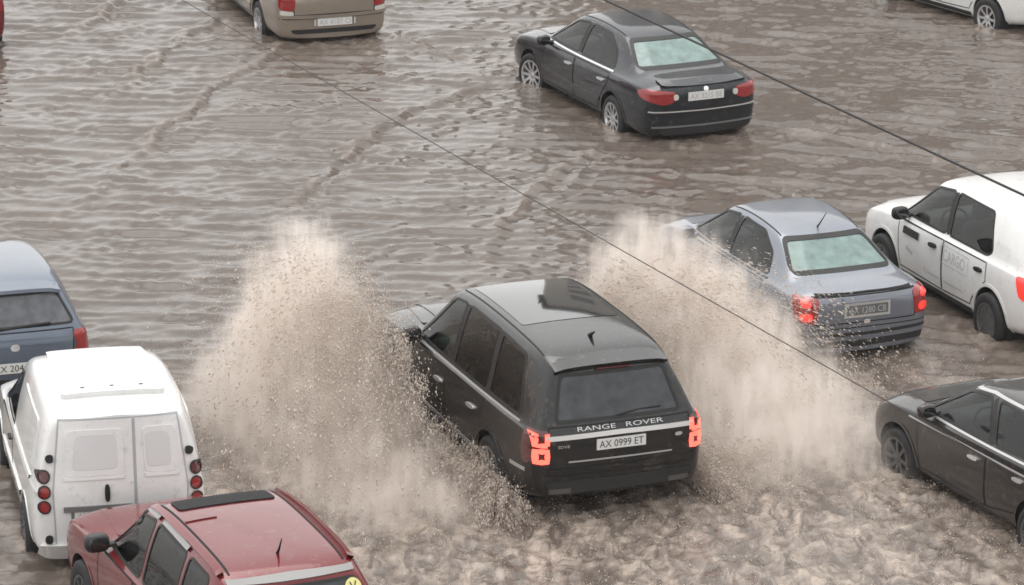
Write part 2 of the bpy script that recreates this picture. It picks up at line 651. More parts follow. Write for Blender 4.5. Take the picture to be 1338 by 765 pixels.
            for i in range(spokes):
                a = 2 * math.pi * i / spokes
                c, d = math.cos(a), math.sin(a)
                V, F = rbox(rim_r * .72, 0, 0, rim_r * .3, .012, .03, n=8, m=4)
                parts.append(([(p[0] * c - p[2] * d, p[1] + hw * .92, p[0] * d + p[2] * c) for p in V], F))
        mk('rim', *merge(*parts), mat, w, sharp=35)
        w.location = (x, y, r)
        w.rotation_euler = (0, 0, (0 if sg > 0 else math.pi) + R(steer))
        return w

    def plate(s, y, z, w, h, txt, mat, ink, ax='B', surround=None, tilt=0):
        l, n = s.cast(ax, y, z)
        d = AX[ax][0]
        xo = max((s.cast(ax, y + i * w / 2, z + j * h / 2)[0].x * -d.x) for i in (-1, 0, 1) for j in (-1, 0, 1)) * -d.x
        def put(v): return (xo - d.x * v[0], y + v[1], z + v[2])
        if surround:
            V, F = box(-.05, .006, -w / 2 - .03, w / 2 + .03, -h / 2 - .03, h / 2 + .03)
            mk('plate_holder', [put(v) for v in V], F, surround, s.root, smooth=False)
        V, F = box(-.04, .014, -w / 2, w / 2, -h / 2, h / 2)
        p = mk('number_plate', [put(v) for v in V], F, mat, s.root, smooth=False)
        V, F = text_tris(txt)
        xs = [v[0] for v in V]; ys = [v[1] for v in V]
        mx, my = (max(xs) + min(xs)) / 2, (max(ys) + min(ys)) / 2
        kx, ky = w * .9 / (max(xs) - min(xs)), h * .66 / (max(ys) - min(ys))
        V = [put((.0165, -d.x * (v[0] - mx) * kx, (v[1] - my) * ky)) for v in V]
        mk('lettering', V, F, ink, p, smooth=False)
        return p

    def text(s, txt, ax, a, b, width, height, mat, off=.006, parent=None, slant=0):
        V, F = text_tris(txt)
        xs = [v[0] for v in V]; ys = [v[1] for v in V]
        mx, my = (max(xs) + min(xs)) / 2, (max(ys) + min(ys)) / 2
        kx, ky = width / (max(xs) - min(xs)), height / (max(ys) - min(ys))
        sg = -1 if ax in 'BL' else 1
        W = []
        for v in V:
            u, w_ = (v[0] - mx) * kx * sg + a, (v[1] - my) * ky + b
            u += slant * (w_ - b)
            l, nn = s.cast(ax, u, w_)
            W.append(l + nn * off)
        return mk('lettering', W, F, mat, parent or s.root, smooth=False)

    def mirror(s, x, z, mat, size=(.13, .20, .14), sides='LR'):
        for sg, ax in ((1, 'L'), (-1, 'R')):
            if ax not in sides: continue
            l, nn = s.cast(ax, x, z)
            cy = l.y + sg * (size[1] / 2 + .03)
            m = mk('side_mirror', *merge(rbox(x, cy, z + .05, *size, p=3.2, n=14, m=8),
                                         rbox(x + .01, l.y + sg * .03, z + .015, .09, .14, .04, n=8, m=4)), mat, s.root)
            mk('mirror_glass', *rbox(x - size[0] / 2 + .004, cy, z + .05, .008, size[1] * .82, size[2] * .78, n=12, m=4), M['roofglass'], m)

    def seats(s, xf, xr, zb, yo=.36, rear=True, top=None):
        top = top or zb + .28
        for y in (yo, -yo):
            V, F = rbox(0, 0, 0, .17, .48, top - .50, n=12, m=6)
            V = [(xf + v[0] - (v[2]) * .22, y + v[1], (top + .50) / 2 - .08 + v[2]) for v in V]
            st = mk('seat', *merge((V, F), rbox(xf + .28, y, .50, .52, .50, .18, n=12, m=5)), M['fabric'], s.root)
            mk('headrest', *rbox(xf - .10, y, top + .02, .10, .27, .19, p=3, n=10, m=6), M['fabric'], st)
        if rear:
            V, F = rbox(0, 0, 0, .18, 1.22, top - .52, n=12, m=6)
            V = [(xr + v[0] - v[2] * .3, v[1], (top + .46) / 2 - .08 + v[2]) for v in V]
            st = mk('rear_seat', *merge((V, F), rbox(xr + .26, 0, .52, .50, 1.22, .18, n=12, m=5)), M['fabric'], s.root)
            for y in (.36, -.36):
                mk('headrest', *rbox(xr - .12, y, top - .03, .10, .26, .17, p=3, n=10, m=6), M['fabric'], st)
    def dash(s, x, z, w=1.30):
        mk('dashboard', *rbox(x, 0, z - .10, .46, w, .26, n=14, m=6), M['trim'], s.root)
        pts = [(x - .36 + .10 * math.sin(a) * .5, .36 + .18 * math.cos(a), z - .02 + .17 * math.sin(a)) for a in np.linspace(0, 2 * math.pi, 19)]
        mk('steering_wheel', *tube(pts, .016, 6), M['rubber'], s.root)

    def door(s, poly, handle=None, hmat=None, axes='LR', name='door', hsize=(.20, .035), rnd=0):
        for ax in axes:
            d = s.patch(name, poly, ax, s.paint, off=.0025, rnd=rnd, step=.06)
            s.strip('panel_gap', poly, ax, M['gap'], w=.013, off=.004, closed=True, parent=d)
            if handle:
                hx, hz = handle
                w, h = hsize
                s.patch('handle', [(hx - w / 2, hz - h / 2), (hx + w / 2, hz - h / 2 - .005), (hx + w / 2, hz + h / 2 - .005), (hx - w / 2, hz + h / 2)],
                        ax, hmat or s.paint, off=.030, skirt=.035, parent=d, rnd=2, step=.03, rings=(1, .6))

    def finish(s):
        keep = np.ones(len(s.F), bool)
        V = s.V.copy()
        cen = s.V[s.F].mean(1)
        fn = np.cross(s.V[s.F[:, 2]] - s.V[s.F[:, 0]], s.V[s.F[:, 3]] - s.V[s.F[:, 1]])
        fn /= np.linalg.norm(fn, axis=1)[:, None] + 1e-12
        snap = []
        for P, ax in s.cuts:
            star = ax.endswith('*')
            ax = ax[0]
            d, k = AX[ax]
            dv = np.array(d)
            uv = {1: (0, 2), 0: (1, 2), 2: (0, 1)}[k]
            m = inside(P, cen[:, uv])
            if star:
                m &= (cen[:, 1] * -d.y > .5)
            else:
                m &= (fn @ dv < -.12)
                if k == 1: m &= (cen[:, 1] * -d.y > .2)
                if k == 0: m &= (cen[:, 0] * -d.x > -.6)
            vin = np.zeros(len(V), bool); vin[s.F[m].ravel()] = True
            vout = np.zeros(len(V), bool); vout[s.F[keep & ~m].ravel()] = True
            keep &= ~m
            Pn = np.array([(p[0], p[1]) for p in P])
            for i in np.nonzero(vin & vout)[0]:
                if star and abs(s.V[i, 1]) < .62: continue
                q = s.V[i][list(uv)]
                a = Pn; b = np.roll(Pn, -1, 0)
                t = np.clip(((q - a) * (b - a)).sum(1) / (((b - a) ** 2).sum(1) + 1e-12), 0, 1)
                c = a + (b - a) * t[:, None]
                j = ((c - q) ** 2).sum(1).argmin()
                l, nn = s.cast(ax, float(c[j, 0]), float(c[j, 1]))
                if (np.array(l) - s.V[i]) @ (np.array(l) - s.V[i]) < .02:
                    V[i] = l
        F = s.F[keep]
        body = fast_mesh('body', V, F, s.paint, s.root)
        Vi = V - s.N * .02
        lin = fast_mesh('interior_lining', Vi, F[:, ::-1], M['lining'], s.root)
        for o in (body, lin):
            bm = bmesh.new(); bm.from_mesh(o.data)
            lo = [v for v in bm.verts if not v.link_faces]
            bmesh.ops.delete(bm, geom=lo, context='VERTS')
            bm.to_mesh(o.data); bm.free()
        return s.root

def M2(poly):      # mirrored (y, z) polygon closed from its left half, given top to bottom
    return [(y, z) for y, z in poly] + [(-y, z) for y, z in reversed(poly)]

# ------------------------------------------------------------------ black luxury off-roader in the middle
def st(x, zb, zm, zt, wm, wg, wt, xm=None, xt=None):
    return (x, x if xm is None else xm, x if xt is None else xt, zb, zm, zt, wm, wg, wt)

M['greytrim'] = pbr('grey_trim', (.30, .295, .29), .4)
M['brightwork'] = pbr('bright_trim', (0.80, 0.80, 0.80), 0.3, 0.25)

def black_suv():
    S = [st(-2.44, .44, 1.09, 1.70, .90, .83, .60, xm=-2.47, xt=-2.20),
         st(-2.22, .36, 1.11, 1.775, .965, .86, .64, xt=-2.04),
         st(-1.70, .32, 1.11, 1.815, .99, .87, .665),
         st(-.80, .30, 1.11, 1.84, .985, .875, .675),
         st(.00, .30, 1.11, 1.835, .985, .875, .675),
         st(.42, .30, 1.11, 1.795, .985, .875, .66),
         st(1.24, .30, 1.10, 1.15, .985, .87, .76, xt=1.20),
         st(1.75, .32, 1.08, 1.15, .985, .875, .74),
         st(2.20, .36, 1.02, 1.09, .965, .86, .70),
         st(2.40, .42, .92, .98, .89, .80, .62)]
    c = Car('black_off_roader', 'black luxury off-roader with lit red tail lights ploughing between two walls of spray', 'car',
            (.19, 41.76), 110.6, S, M['black'], bow=(.06, .10), crease=[('st', 0, .45), ('st', 5, .55), ('st', 6, .6), ('ln', 6, .55), ('ln', 9, .25)])
    s = [('front', [(1.02, 1.15), (.36, 1.695), (.02, 1.735), (-.02, 1.145)]),
         ('rear', [(-.10, 1.145), (-.08, 1.74), (-.98, 1.735), (-1.06, 1.145)]),
         ('quarter', [(-1.14, 1.15), (-1.06, 1.73), (-1.70, 1.69), (-1.98, 1.16)])]
    for ax in 'LR':
        for i, (k, p) in enumerate(s):
            c.window('side_window', p, ax, M['g_mid'] if i == 0 else M['g_dark'], seal=.028)
        c.strip('pillar_trim', [(-.06, 1.15), (-.03, 1.735)], ax, M['rubber'], w=.075, off=.002)
        c.strip('pillar_trim', [(-1.10, 1.15), (-1.02, 1.735)], ax, M['rubber'], w=.085, off=.002)
        c.strip('belt_moulding', [(1.10, 1.115), (.4, 1.118), (-.8, 1.118), (-2.05, 1.125)], ax, M['greytrim'], w=.018, off=.008, skirt=.012)
        # side vent blade and sill moulding
        c.strip('side_vent', [(.98, 1.03), (1.03, .80), (1.00, .58)], ax, M['lettersilver'], w=.055, off=.008, skirt=.012)
        c.strip('sill_moulding', [(.98, .56), (.2, .53), (-.95, .52)], ax, M['lettersilver'], w=.035, off=.008, skirt=.012)
        c.strip('bumper_moulding', [(-1.98, .70), (-2.30, .71)], ax, M['lettersilver'], w=.035, off=.008, skirt=.012)
    c.door([(.92, .46), (.98, 1.06), (-.05, 1.085), (-.05, .46)], (.10, .93), M['lettersilver'], hsize=(.22, .04))
    c.door([(-.07, .46), (-.07, 1.085), (-1.12, 1.085), (-1.16, .85), (-1.05, .46)], (-.88, .94), M['lettersilver'], hsize=(.22, .04))
    c.window('windscreen', M2([(.56, 1.715), (.74, 1.21)]), 'F', M['g_clear'], seal=.024)
    c.window('rear_window', M2([(.545, 1.62), (.66, 1.20)]), 'B', M['g_rear'], seal=.034, label='rain-streaked dark rear window')
    # roof spoiler, glass roof, aerial
    V, F = [], []
    for i, y in enumerate(np.linspace(-.60, .60, 13)):
        l, n = c.cast('T', -2.04, y)
        q = 1 - (y / .60) ** 2
        V += [(-2.0, y, l.z + .006), (-2.27 - .05 * q, y, l.z - .055 + .01 * q), (-2.25 - .05 * q, y, l.z - .085), (-2.10, y, l.z - .07)]
    for i in range(12):
        for k in range(4):
            F.append((i * 4 + k, i * 4 + (k + 1) % 4, i * 4 + 4 + (k + 1) % 4, i * 4 + 4 + k))
    sp = mk('roof_spoiler', V, F, M['black'], c.root, sharp=40)
    mk('brake_light', *box(-2.305, -2.295, -.18, .18, 1.655, 1.672), M['lampdark'], sp, smooth=False)
    g = c.patch('glass_roof', [(.34, .50), (.34, -.50), (-1.15, -.52), (-1.15, .52)], 'T', M['roofglass'], off=.004, rnd=1, step=.1)
    c.strip('roof_seam', [(.36, .585), (-1.95, .60)], 'T', M['gap'], w=.016, off=.003)
    c.strip('roof_seam', [(.36, -.585), (-1.95, -.60)], 'T', M['gap'], w=.016, off=.003)
    l, n = c.cast('T', -1.72, 0)
    mk('aerial_fin', *merge(tube([(-1.66, 0, l.z - .01), (-1.72, 0, l.z + .035), (-1.80, 0, l.z + .075)], .028, 8, .008)), M['plastic'], c.root)
    # bonnet
    c.patch('bonnet', [(1.32, .72), (1.32, -.72), (2.25, -.60), (2.25, .60)], 'T', M['black'], off=.010, skirt=.012, rnd=1, step=.1)
    for sg in (1, -1):
        c.strip('bonnet_crease', [(1.35, sg * .50), (2.22, sg * .46)], 'T', M['black'], w=.05, off=.02, skirt=.012)
    # tailgate
    tg = c.patch('tailgate', M2([(.74, 1.155), (.80, .74)]), 'B', M['black'], off=.004, rnd=0, step=.08)
    c.strip('panel_gap', M2([(.74, 1.155), (.80, .74)]), 'B', M['gap'], w=.014, off=.006, closed=True, parent=tg)
    c.strip('tailgate_bar', [(.78, 1.055), (0, 1.065), (-.78, 1.055)], 'B', M['brightwork'], w=.045, off=.018, skirt=.02, parent=tg)
    c.strip('tailgate_step', [(.55, .80), (0, .80), (-.55, .80)], 'B', M['lettersilver'], w=.014, off=.012, skirt=.012, parent=tg)
    c.text('RANGE', 'B', .255, 1.125, .40, .042, M['lettersilver'], off=.010, parent=tg)
    c.text('ROVER', 'B', -.255, 1.125, .40, .042, M['lettersilver'], off=.010, parent=tg)
    c.text('SDV8', 'B', .60, .965, .12, .03, M['lettersilver'], off=.010, parent=tg)
    c.patch('badge', [(-.66, .985), (-.58, .985), (-.58, .945), (-.66, .945)], 'B', M['lettersilver'], off=.012, rnd=2, step=.03, parent=tg, rings=(1, .5))
    c.plate(0, .955, .52, .112, 'AX 0999 ET', M['plate'], M['ink'])
    c.strip('bumper_seam', [(.80, .66), (0, .65), (-.80, .66)], 'B', M['gap'], w=.012, off=.004)
    c.patch('bumper_insert', M2([(.78, .60), (.72, .47)]), 'B', M['plastic'], off=.012, skirt=.015, rnd=1, step=.08)
    for sg in (1, -1):
        c.strip('exhaust', [(sg * .74, .50), (sg * .52, .50)], 'B', M['steel'], w=.05, off=.016, skirt=.02)
        # corner lamps: smoked housing wrapping the corner with two lit square rings
        h = c.patch('tail_light', [(sg * .735, 1.135), (sg * .895, 1.13), (sg * .905, .775), (sg * .735, .775)], 'B', M['lampdark'], off=.010, skirt=.02, rnd=1, step=.04)
        for z0 in (1.045, .875):
            sq = [(sg * .765, z0 + .055), (sg * .865, z0 + .055), (sg * .865, z0 - .055), (sg * .765, z0 - .055)]
            if z0 > 1: c.strip('lit_ring', sq[1:] + [], 'B', M['lamplit'], w=.046, off=.020, skirt=.012, parent=h); c.strip('lit_ring', [sq[3], sq[0]], 'B', M['lamplit'], w=.046, off=.021, skirt=.012, parent=h)
            else: c.strip('lit_ring', sq, 'B', M['lamplit'], w=.052, off=.020, skirt=.012, closed=True, parent=h)
        ax = 'L' if sg > 0 else 'R'
        h2 = c.patch('side_lamp', [(-2.22, 1.12), (-2.38, 1.12), (-2.38, .79), (-2.24, .79)], ax, M['lampdark'], off=.010, skirt=.02, rnd=1, step=.04)
        c.patch('headlight', [(sg * .86, .93), (sg * .55, .92), (sg * .55, .76), (sg * .84, .78)], 'F', M['lampclear'], off=.008, skirt=.02, rnd=1)
    c.patch('grille', M2([(.50, .93), (.48, .72)]), 'F', M['plastic'], off=.008, skirt=.02)
    l, n = c.cast('B', 0, 1.25)
    mk('wiper', *tube([(l.x - .03, .02, 1.22), (l.x + .01, -.22, 1.245), (l.x + .01, -.45, 1.25)], .010, 5), M['rubber'], c.root)
    c.mirror(.86, 1.14, M['black'], size=(.16, .24, .19))
    for x in (1.50, -1.40):
        c.arch(x, .39, .44)
        for sg in (1, -1): c.wheel(x, sg * .85, .385, .27, .27, 10)
    c.seats(-.05, -1.0, 1.11, yo=.40)
    c.dash(.85, 1.08, 1.45)
    return c.finish()
black_suv()

# ------------------------------------------------------------------ saloons
def saloon(name, label, loc, yaw, k, mat, rear_glass, lamps, group=None, plate=None, side_glass=None, rim='alloy', spokes=10, S=None, wins=None, hmat=None,
           detail=None, arches=(1.37, -1.30), wr=(.315, .215), cat='car', mirror_z=.90):
    S = S or [st(-2.26, .26, .86, .97, .78, .72, .60, xm=-2.31, xt=-2.28),
              st(-2.10, .22, .91, 1.00, .845, .765, .63),
              st(-1.70, .25, .92, 1.015, .88, .775, .64),
              st(-.98, .24, .92, 1.365, .88, .78, .535),
              st(-.25, .24, .915, 1.43, .88, .78, .555),
              st(.38, .24, .905, 1.395, .88, .775, .55),
              st(1.16, .24, .885, .945, .88, .765, .66, xt=1.12),
              st(1.70, .26, .835, .905, .875, .76, .62),
              st(2.08, .28, .735, .80, .83, .71, .55),
              st(2.22, .30, .60, .65, .72, .60, .45)]
    c = Car(name, label, cat, loc, yaw, S, mat, bow=(.07, .16), group=group,
            crease=[('st', 0, .35), ('st', 2, .35), ('st', 3, .3), ('st', 5, .4), ('st', 6, .5), ('ln', 6, .45)])
    k = k or {}
    wins = wins or [[(.98, .945), (.40, 1.285), (.02, 1.335), (-.02, .95)], [(-.10, .95), (-.08, 1.335), (-.62, 1.315), (-1.00, 1.16), (-1.16, .965)]]
    for ax in 'LR':
        for w in wins:
            c.window('side_window', w, ax, side_glass or M['g_mid'], seal=.024)
        zb = wins[0][0][1] - .03
        c.strip('belt_moulding', [(1.0, zb), (-.1, zb + .003), (-1.2, zb + .018)], ax, k.get('belt', M['chrome']), w=.016, off=.007, skirt=.01)
        c.strip('pillar_trim', [(-.06, .955), (-.03, 1.33)], ax, M['rubber'], w=.06, off=.002)
        c.strip('side_moulding', [(.85, .50), (-.9, .50)], ax, k.get('mould', mat), w=.05, off=.014, skirt=.02)
        c.strip('sill', [(.92, .285), (-.86, .285)], ax, k.get('sill', M['plastic']), w=.07, off=.010, skirt=.015)
    dt = wins[0][3][1] - .055
    c.door([(.90, .36), (.96, dt - .02), (-.05, dt), (-.05, .34)], (.10, .78), hmat)
    c.door([(-.07, .34), (-.07, dt), (-1.16, dt + .012), (-1.12, .76), (-.86, .48), (-.84, .36)], (-.95, .79), hmat)
    zr = k.get('rear_top', 1.30)
    c.window('windscreen', M2([(.48, k.get('ws_top', 1.335)), (.66, k.get('ws_bot', .985))]), 'F', M['g_clear'], seal=.024)
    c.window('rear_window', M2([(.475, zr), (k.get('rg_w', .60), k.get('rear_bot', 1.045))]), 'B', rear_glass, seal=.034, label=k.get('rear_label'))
    c.patch('bonnet', [(1.20, .64), (1.20, -.64), (2.05, -.52), (2.05, .52)], 'T', mat, off=.006, skirt=.01, rnd=1, step=.1)
    zd, zl = k.get('deck', .93), k.get('lid_bot', .62)
    lid = c.patch('boot_lid', M2([(.62, zd), (.60, zl)]), 'B', mat, off=.004, rnd=0, step=.08)
    c.strip('panel_gap', M2([(.62, zd), (.60, zl)]), 'B', M['gap'], w=.013, off=.006, closed=True, parent=lid)
    if plate: c.plate(*plate)
    for sg in (1, -1):
        for nm, poly, m_, of in lamps:
            c.patch(nm, [(sg * a, b) for a, b in poly], 'B', m_, off=of, skirt=.02, rnd=1, step=.04)
        c.patch('headlight', [(sg * .74, .70), (sg * .44, .68), (sg * .42, .56), (sg * .70, .58)], 'F', M['lampclear'], off=.006, skirt=.02)
    c.patch('grille', M2([(.38, .66), (.34, .54)]), 'F', M['plastic'], off=.008, skirt=.02)
    zbp = k.get('bumper', .56)
    c.strip('bumper_seam', [(.80, zbp), (0, zbp), (-.80, zbp)], 'B', M['gap'], w=.012, off=.004)
    c.mirror(.80, mirror_z, k.get('mirror', mat))
    for x in arches:
        c.arch(x, wr[0] + .01, wr[0] + .055)
        for sg in (1, -1): c.wheel(x, sg * .775, wr[0], wr[1], .21, spokes, k.get('rimmat'), style=rim, steer=k.get('steer', 0) if x > 0 else 0)
    c.seats(-.10, -.92, .90)
    c.dash(.80, .90)
    if detail: detail(c)
    return c.finish()

def det_charcoal(c):
    # boot lip spoiler with lighter band, badge, reflectors, chrome handles, bumper sill line
    c.strip('boot_lip', [(.60, .955), (0, .965), (-.60, .955)], 'B', M['charcoal'], w=.035, off=.030, skirt=.035)
    c.patch('badge', [(.035, .915), (-.035, .915), (-.035, .855), (.035, .855)], 'B', M['chrome'], off=.012, rnd=2, step=.02, rings=(1, .5))
    c.strip('bumper_ledge', [(.78, .615), (0, .60), (-.78, .615)], 'B', M['chrome'], w=.018, off=.014, skirt=.014)
    c.strip('bumper_ledge', [(.74, .40), (0, .39), (-.74, .40)], 'B', M['greyplastic'], w=.022, off=.014, skirt=.014)
    c.patch('bumper_insert', M2([(.66, .37), (.60, .28)]), 'B', M['plastic'], off=.008, rnd=1, step=.08)
    l, n = c.cast('T', -1.0, 0)
    for sg in (1, -1):
        c.strip('roof_seam', [(.35, sg * .50), (-.9, sg * .475)], 'T', M['gap'], w=.014, off=.003)
    c.strip('door_trim', [(.9, .55), (.55, .52), (-.8, .50)], 'L', M['charcoal'], w=.03, off=.012, skirt=.015)

saloon('charcoal_saloon', 'charcoal saloon with chrome handles and alloy wheels, crossing open rippled water alone', (1.607, 56.31), 113.9,
       dict(rear_label='pale green rear window', rg_w=.62, steer=12), M['charcoal'], M['g_aqua'],
       [('tail_light', [(.42, .87), (.60, .895), (.82, .90), (.83, .77), (.60, .70), (.44, .745)], M['lampred'], .012),
        ('reversing_light', [(.40, .845), (.47, .85), (.47, .765), (.40, .77)], M['lampclear'], .020)],
       plate=(0, .80, .52, .115, 'AX 3215 BE', M['plate'], M['inkgrey']), hmat=M['chrome'], detail=det_charcoal)

def det_silver(c):
    c.strip('boot_lip', [(.58, .945), (0, .955), (-.58, .945)], 'B', M['gap'], w=.018, off=.008, skirt=.012)
    c.strip('plate_lamp_bar', [(.30, .88), (-.30, .88)], 'B', M['silverblue'], w=.035, off=.028, skirt=.03)
    c.strip('bumper_band', [(.80, .50), (0, .48), (-.80, .50)], 'B', M['plastic'], w=.035, off=.012, skirt=.014)
    c.strip('bumper_band', [(.72, .385), (0, .37), (-.72, .385)], 'B', M['plastic'], w=.075, off=.008, skirt=.014)
    c.patch('badge', [(.04, .655), (-.04, .655), (-.04, .60), (.04, .60)], 'B', M['chrome'], off=.016, rnd=2, step=.02, rings=(1, .5))
    l, n = c.cast('T', -.86, 0)
    mk('aerial', *tube([(-.82, 0, l.z - .01), (-.90, 0, l.z + .06), (-1.06, 0, l.z + .22)], .012, 6, .004), M['rubber'], c.root)
    for sg in (1, -1):
        c.strip('roof_seam', [(.30, sg * .50), (-.9, sg * .475)], 'T', M['gap'], w=.014, off=.003)

S_silver = [st(-2.06, .28, .86, .965, .77, .71, .58, xm=-2.11, xt=-2.08),
            st(-1.92, .24, .91, .995, .825, .75, .62),
            st(-1.58, .25, .92, 1.01, .85, .755, .635),
            st(-.92, .24, .92, 1.365, .855, .76, .525),
            st(-.25, .24, .915, 1.43, .855, .76, .545),
            st(.34, .24, .905, 1.395, .855, .755, .54),
            st(1.10, .24, .885, .945, .855, .745, .65, xt=1.06),
            st(1.60, .26, .835, .905, .85, .74, .61),
            st(1.92, .28, .735, .80, .81, .70, .55),
            st(2.06, .30, .60, .65, .70, .60, .45)]
saloon('silver_blue_saloon', 'silver-blue saloon with glowing tail lights and a dark plate, half veiled in spray', (3.15, 46.55), 111.0,
       dict(rear_label='pale aqua rear window', belt=M['rubber'], mould=M['silverblue']), M['silverblue'], M['g_aqua'],
       [('tail_light', [(.56, .915), (.66, .93), (.79, .92), (.80, .66), (.60, .63), (.585, .78)], M['lampred'], .012),
        ('lit_bulb', [(.64, .77), (.76, .77), (.77, .68), (.64, .67)], M['lampglow'], .022),
        ('lit_bulb', [(.66, .90), (.75, .90), (.75, .83), (.66, .83)], M['lampglow'], .020)],
       plate=(0, .765, .50, .11, 'AX 1280 CB', M['plategrey'], M['inkgrey'], 'B', M['lettersilver']), S=S_silver, detail=det_silver, arches=(1.30, -1.29), rim='cover', spokes=7)

S_beige = [tuple(v for v in s_) for s_ in S_silver]
def det_beige(c):
    c.strip('bumper_ledge', [(.80, .60), (0, .585), (-.80, .60)], 'B', M['beige'], w=.05, off=.022, skirt=.025)
    c.strip('plate_lamp', [(.31, .50), (.285, .50)], 'B', M['lampclear'], w=.09, off=.03, skirt=.03)
    c.strip('plate_lamp', [(-.285, .50), (-.31, .50)], 'B', M['lampclear'], w=.09, off=.03, skirt=.03)
    c.patch('bumper_insert', M2([(.66, .40), (.60, .335)]), 'B', M['plastic'], off=.010, skirt=.012)
saloon('beige_saloon', 'beige saloon trailing a foaming wake, seen from its bumper down', (-3.32, 61.99), 108.4,
       dict(), M['beige'], M['g_palegrey'],
       [('tail_light', [(.58, .88), (.79, .88), (.80, .70), (.60, .68)], M['lampred'], .012),
        ('reversing_light', [(.60, .675), (.79, .695), (.78, .61), (.62, .60)], M['lampclear'], .016)],
       plate=(0, .50, .52, .11, 'AX 4107 CI', M['plate'], M['inkgrey']), detail=det_beige, spokes=8)

# ------------------------------------------------------------------ upright cars (hatchback, estate, suv, van)
def upright(name, label, loc, yaw, S, mat, wins, ws, rw, doors, lamps, bow=(.05, .12), crease=None, cat='car', rear_mat=None, side_mat=None, plate=None,
            handles=(None, None), hmat=None, tail=None, arches=(1.25, -1.25), wr=(.31, .20), rim='cover', rimmat=None, mirror=(.8, .95), detail=None,
            mirror_mat=None, seat=(-.1, -.95, .92), yw=.765, pillar=(), belt=None, group=None, archmat=None, msize=(.13, .20, .14), hs=(.18, .04), msides='LR'):
    c = Car(name, label, cat, loc, yaw, S, mat, bow=bow, group=group,
            crease=crease or [('st', 0, .45), ('st', len(S) - 5, .4), ('st', len(S) - 4, .5), ('ln', 6, .4), ('ln', 9, .15)])
    for ax in 'LR':
        for i, w in enumerate(wins):
            c.window('side_window', w, ax, (side_mat or M['g_mid']), seal=.024)
        for a, b in pillar:
            c.strip('pillar_trim', [a, b], ax, M['rubber'], w=.06, off=.002)
        if belt: c.strip('belt_moulding', belt[0], ax, belt[1], w=belt[2], off=.008, skirt=.01)
        c.strip('sill', [(arches[0] - .42, .30), (arches[1] + .42, .30)], ax, M['plastic'], w=.06, off=.008, skirt=.012)
    for d, h in zip(doors, handles):
        c.door(d, h, hmat, hsize=hs)
    c.window('windscreen', M2(ws), 'F', M['g_clear'], seal=.024)
    if rw: c.window('rear_window', M2(rw), 'B', rear_mat or M['g_rear'], seal=.024)
    if tail:
        t = c.patch('tailgate', M2(tail), 'B', mat, off=.004, rnd=0, step=.08)
        c.strip('panel_gap', M2(tail), 'B', M['gap'], w=.013, off=.006, closed=True, parent=t)
    if plate: c.plate(*plate)
    for sg in (1, -1):
        for nm, poly, m_, of in lamps:
            c.patch(nm, [(sg * a, b) for a, b in poly], 'B', m_, off=of, skirt=.02, rnd=1, step=.04)
        c.patch('headlight', [(sg * .70, S[-2][4] - .04), (sg * .42, S[-2][4] - .08), (sg * .42, S[-2][4] - .22), (sg * .68, S[-2][4] - .20)], 'F', M['lampclear'], off=.006, skirt=.02)
    c.patch('grille', M2([(.36, S[-2][4] - .08), (.34, S[-2][4] - .22)]), 'F', M['plastic'], off=.008, skirt=.02)
    bx0, bx1 = S[-4][0] + .08, S[-2][0]
    c.patch('bonnet', [(bx0, .62), (bx0, -.62), (bx1, -.50), (bx1, .50)], 'T', mat, off=.006, skirt=.01, rnd=1, step=.1)
    c.mirror(mirror[0], mirror[1], mirror_mat or mat, size=msize, sides=msides)
    for x in arches:
        c.arch(x, wr[0] + .01, wr[0] + .055, archmat)
        for sg in (1, -1): c.wheel(x, sg * yw, wr[0], wr[1], .20, 8, rimmat or M['steel'], style=rim)
    c.seats(seat[0], seat[1], seat[2], rear=seat[1] is not None)
    c.dash(.78, seat[2], 1.2)
    if detail: detail(c)
    return c.finish()

# white estate on the right
S_est = [st(-2.06, .36, .93, 1.40, .77, .72, .53, xm=-2.10, xt=-1.86),
         st(-1.90, .30, .95, 1.46, .815, .745, .56, xt=-1.72),
         st(-1.35, .22, .945, 1.49, .83, .75, .58),
         st(-.60, .21, .935, 1.505, .83, .75, .585),
         st(.05, .21, .92, 1.50, .83, .75, .58),
         st(.38, .21, .91, 1.455, .83, .745, .565),
         st(1.10, .21, .88, .94, .83, .735, .64, xt=1.06),
         st(1.55, .27, .85, .93, .82, .73, .60),
         st(1.85, .30, .76, .83, .78, .68, .54),
         st(1.98, .34, .62, .68, .67, .57, .43)]
M['inkpale'] = pbr('faded_print', (0.52, 0.53, 0.55), 0.5)
def det_estate(c):
    c.root.scale = (1.05, 1.03, 1.07)
    # door print: a boxed mark and word, small mark ahead of it, black rubbing block at the wing
    c.text('CARGO', 'L', -.42, .765, .50, .13, M['inkpale'], off=.006)
    c.strip('print_frame', [(-.10, .86), (-.74, .86), (-.74, .665), (-.10, .665)], 'L', M['inkpale'], w=.010, off=.006, closed=True)
    c.strip('door_print', [(.70, .62), (.54, .58)], 'L', M['inkpale'], w=.05, off=.006)
    c.strip('door_print', [(.20, .47), (-.10, .47)], 'L', M['inkpale'], w=.018, off=.006)
    c.strip('door_print', [(-.20, .47), (-.62, .47)], 'L', M['inkpale'], w=.018, off=.006)
    c.strip('wing_block', [(.78, .80), (.42, .80)], 'L', M['rubber'], w=.075, off=.02, skirt=.024)
    c.patch('side_lamp', [(-1.75, .94), (-1.99, .95), (-2.03, .71), (-1.86, .73)], 'L', M['lampglow'], off=.010, skirt=.02, rnd=1, step=.04)
    c.patch('side_lamp', [(-1.75, .94), (-1.99, .95), (-2.03, .71), (-1.86, .73)], 'R', M['lampglow'], off=.010, skirt=.02, rnd=1, step=.04)
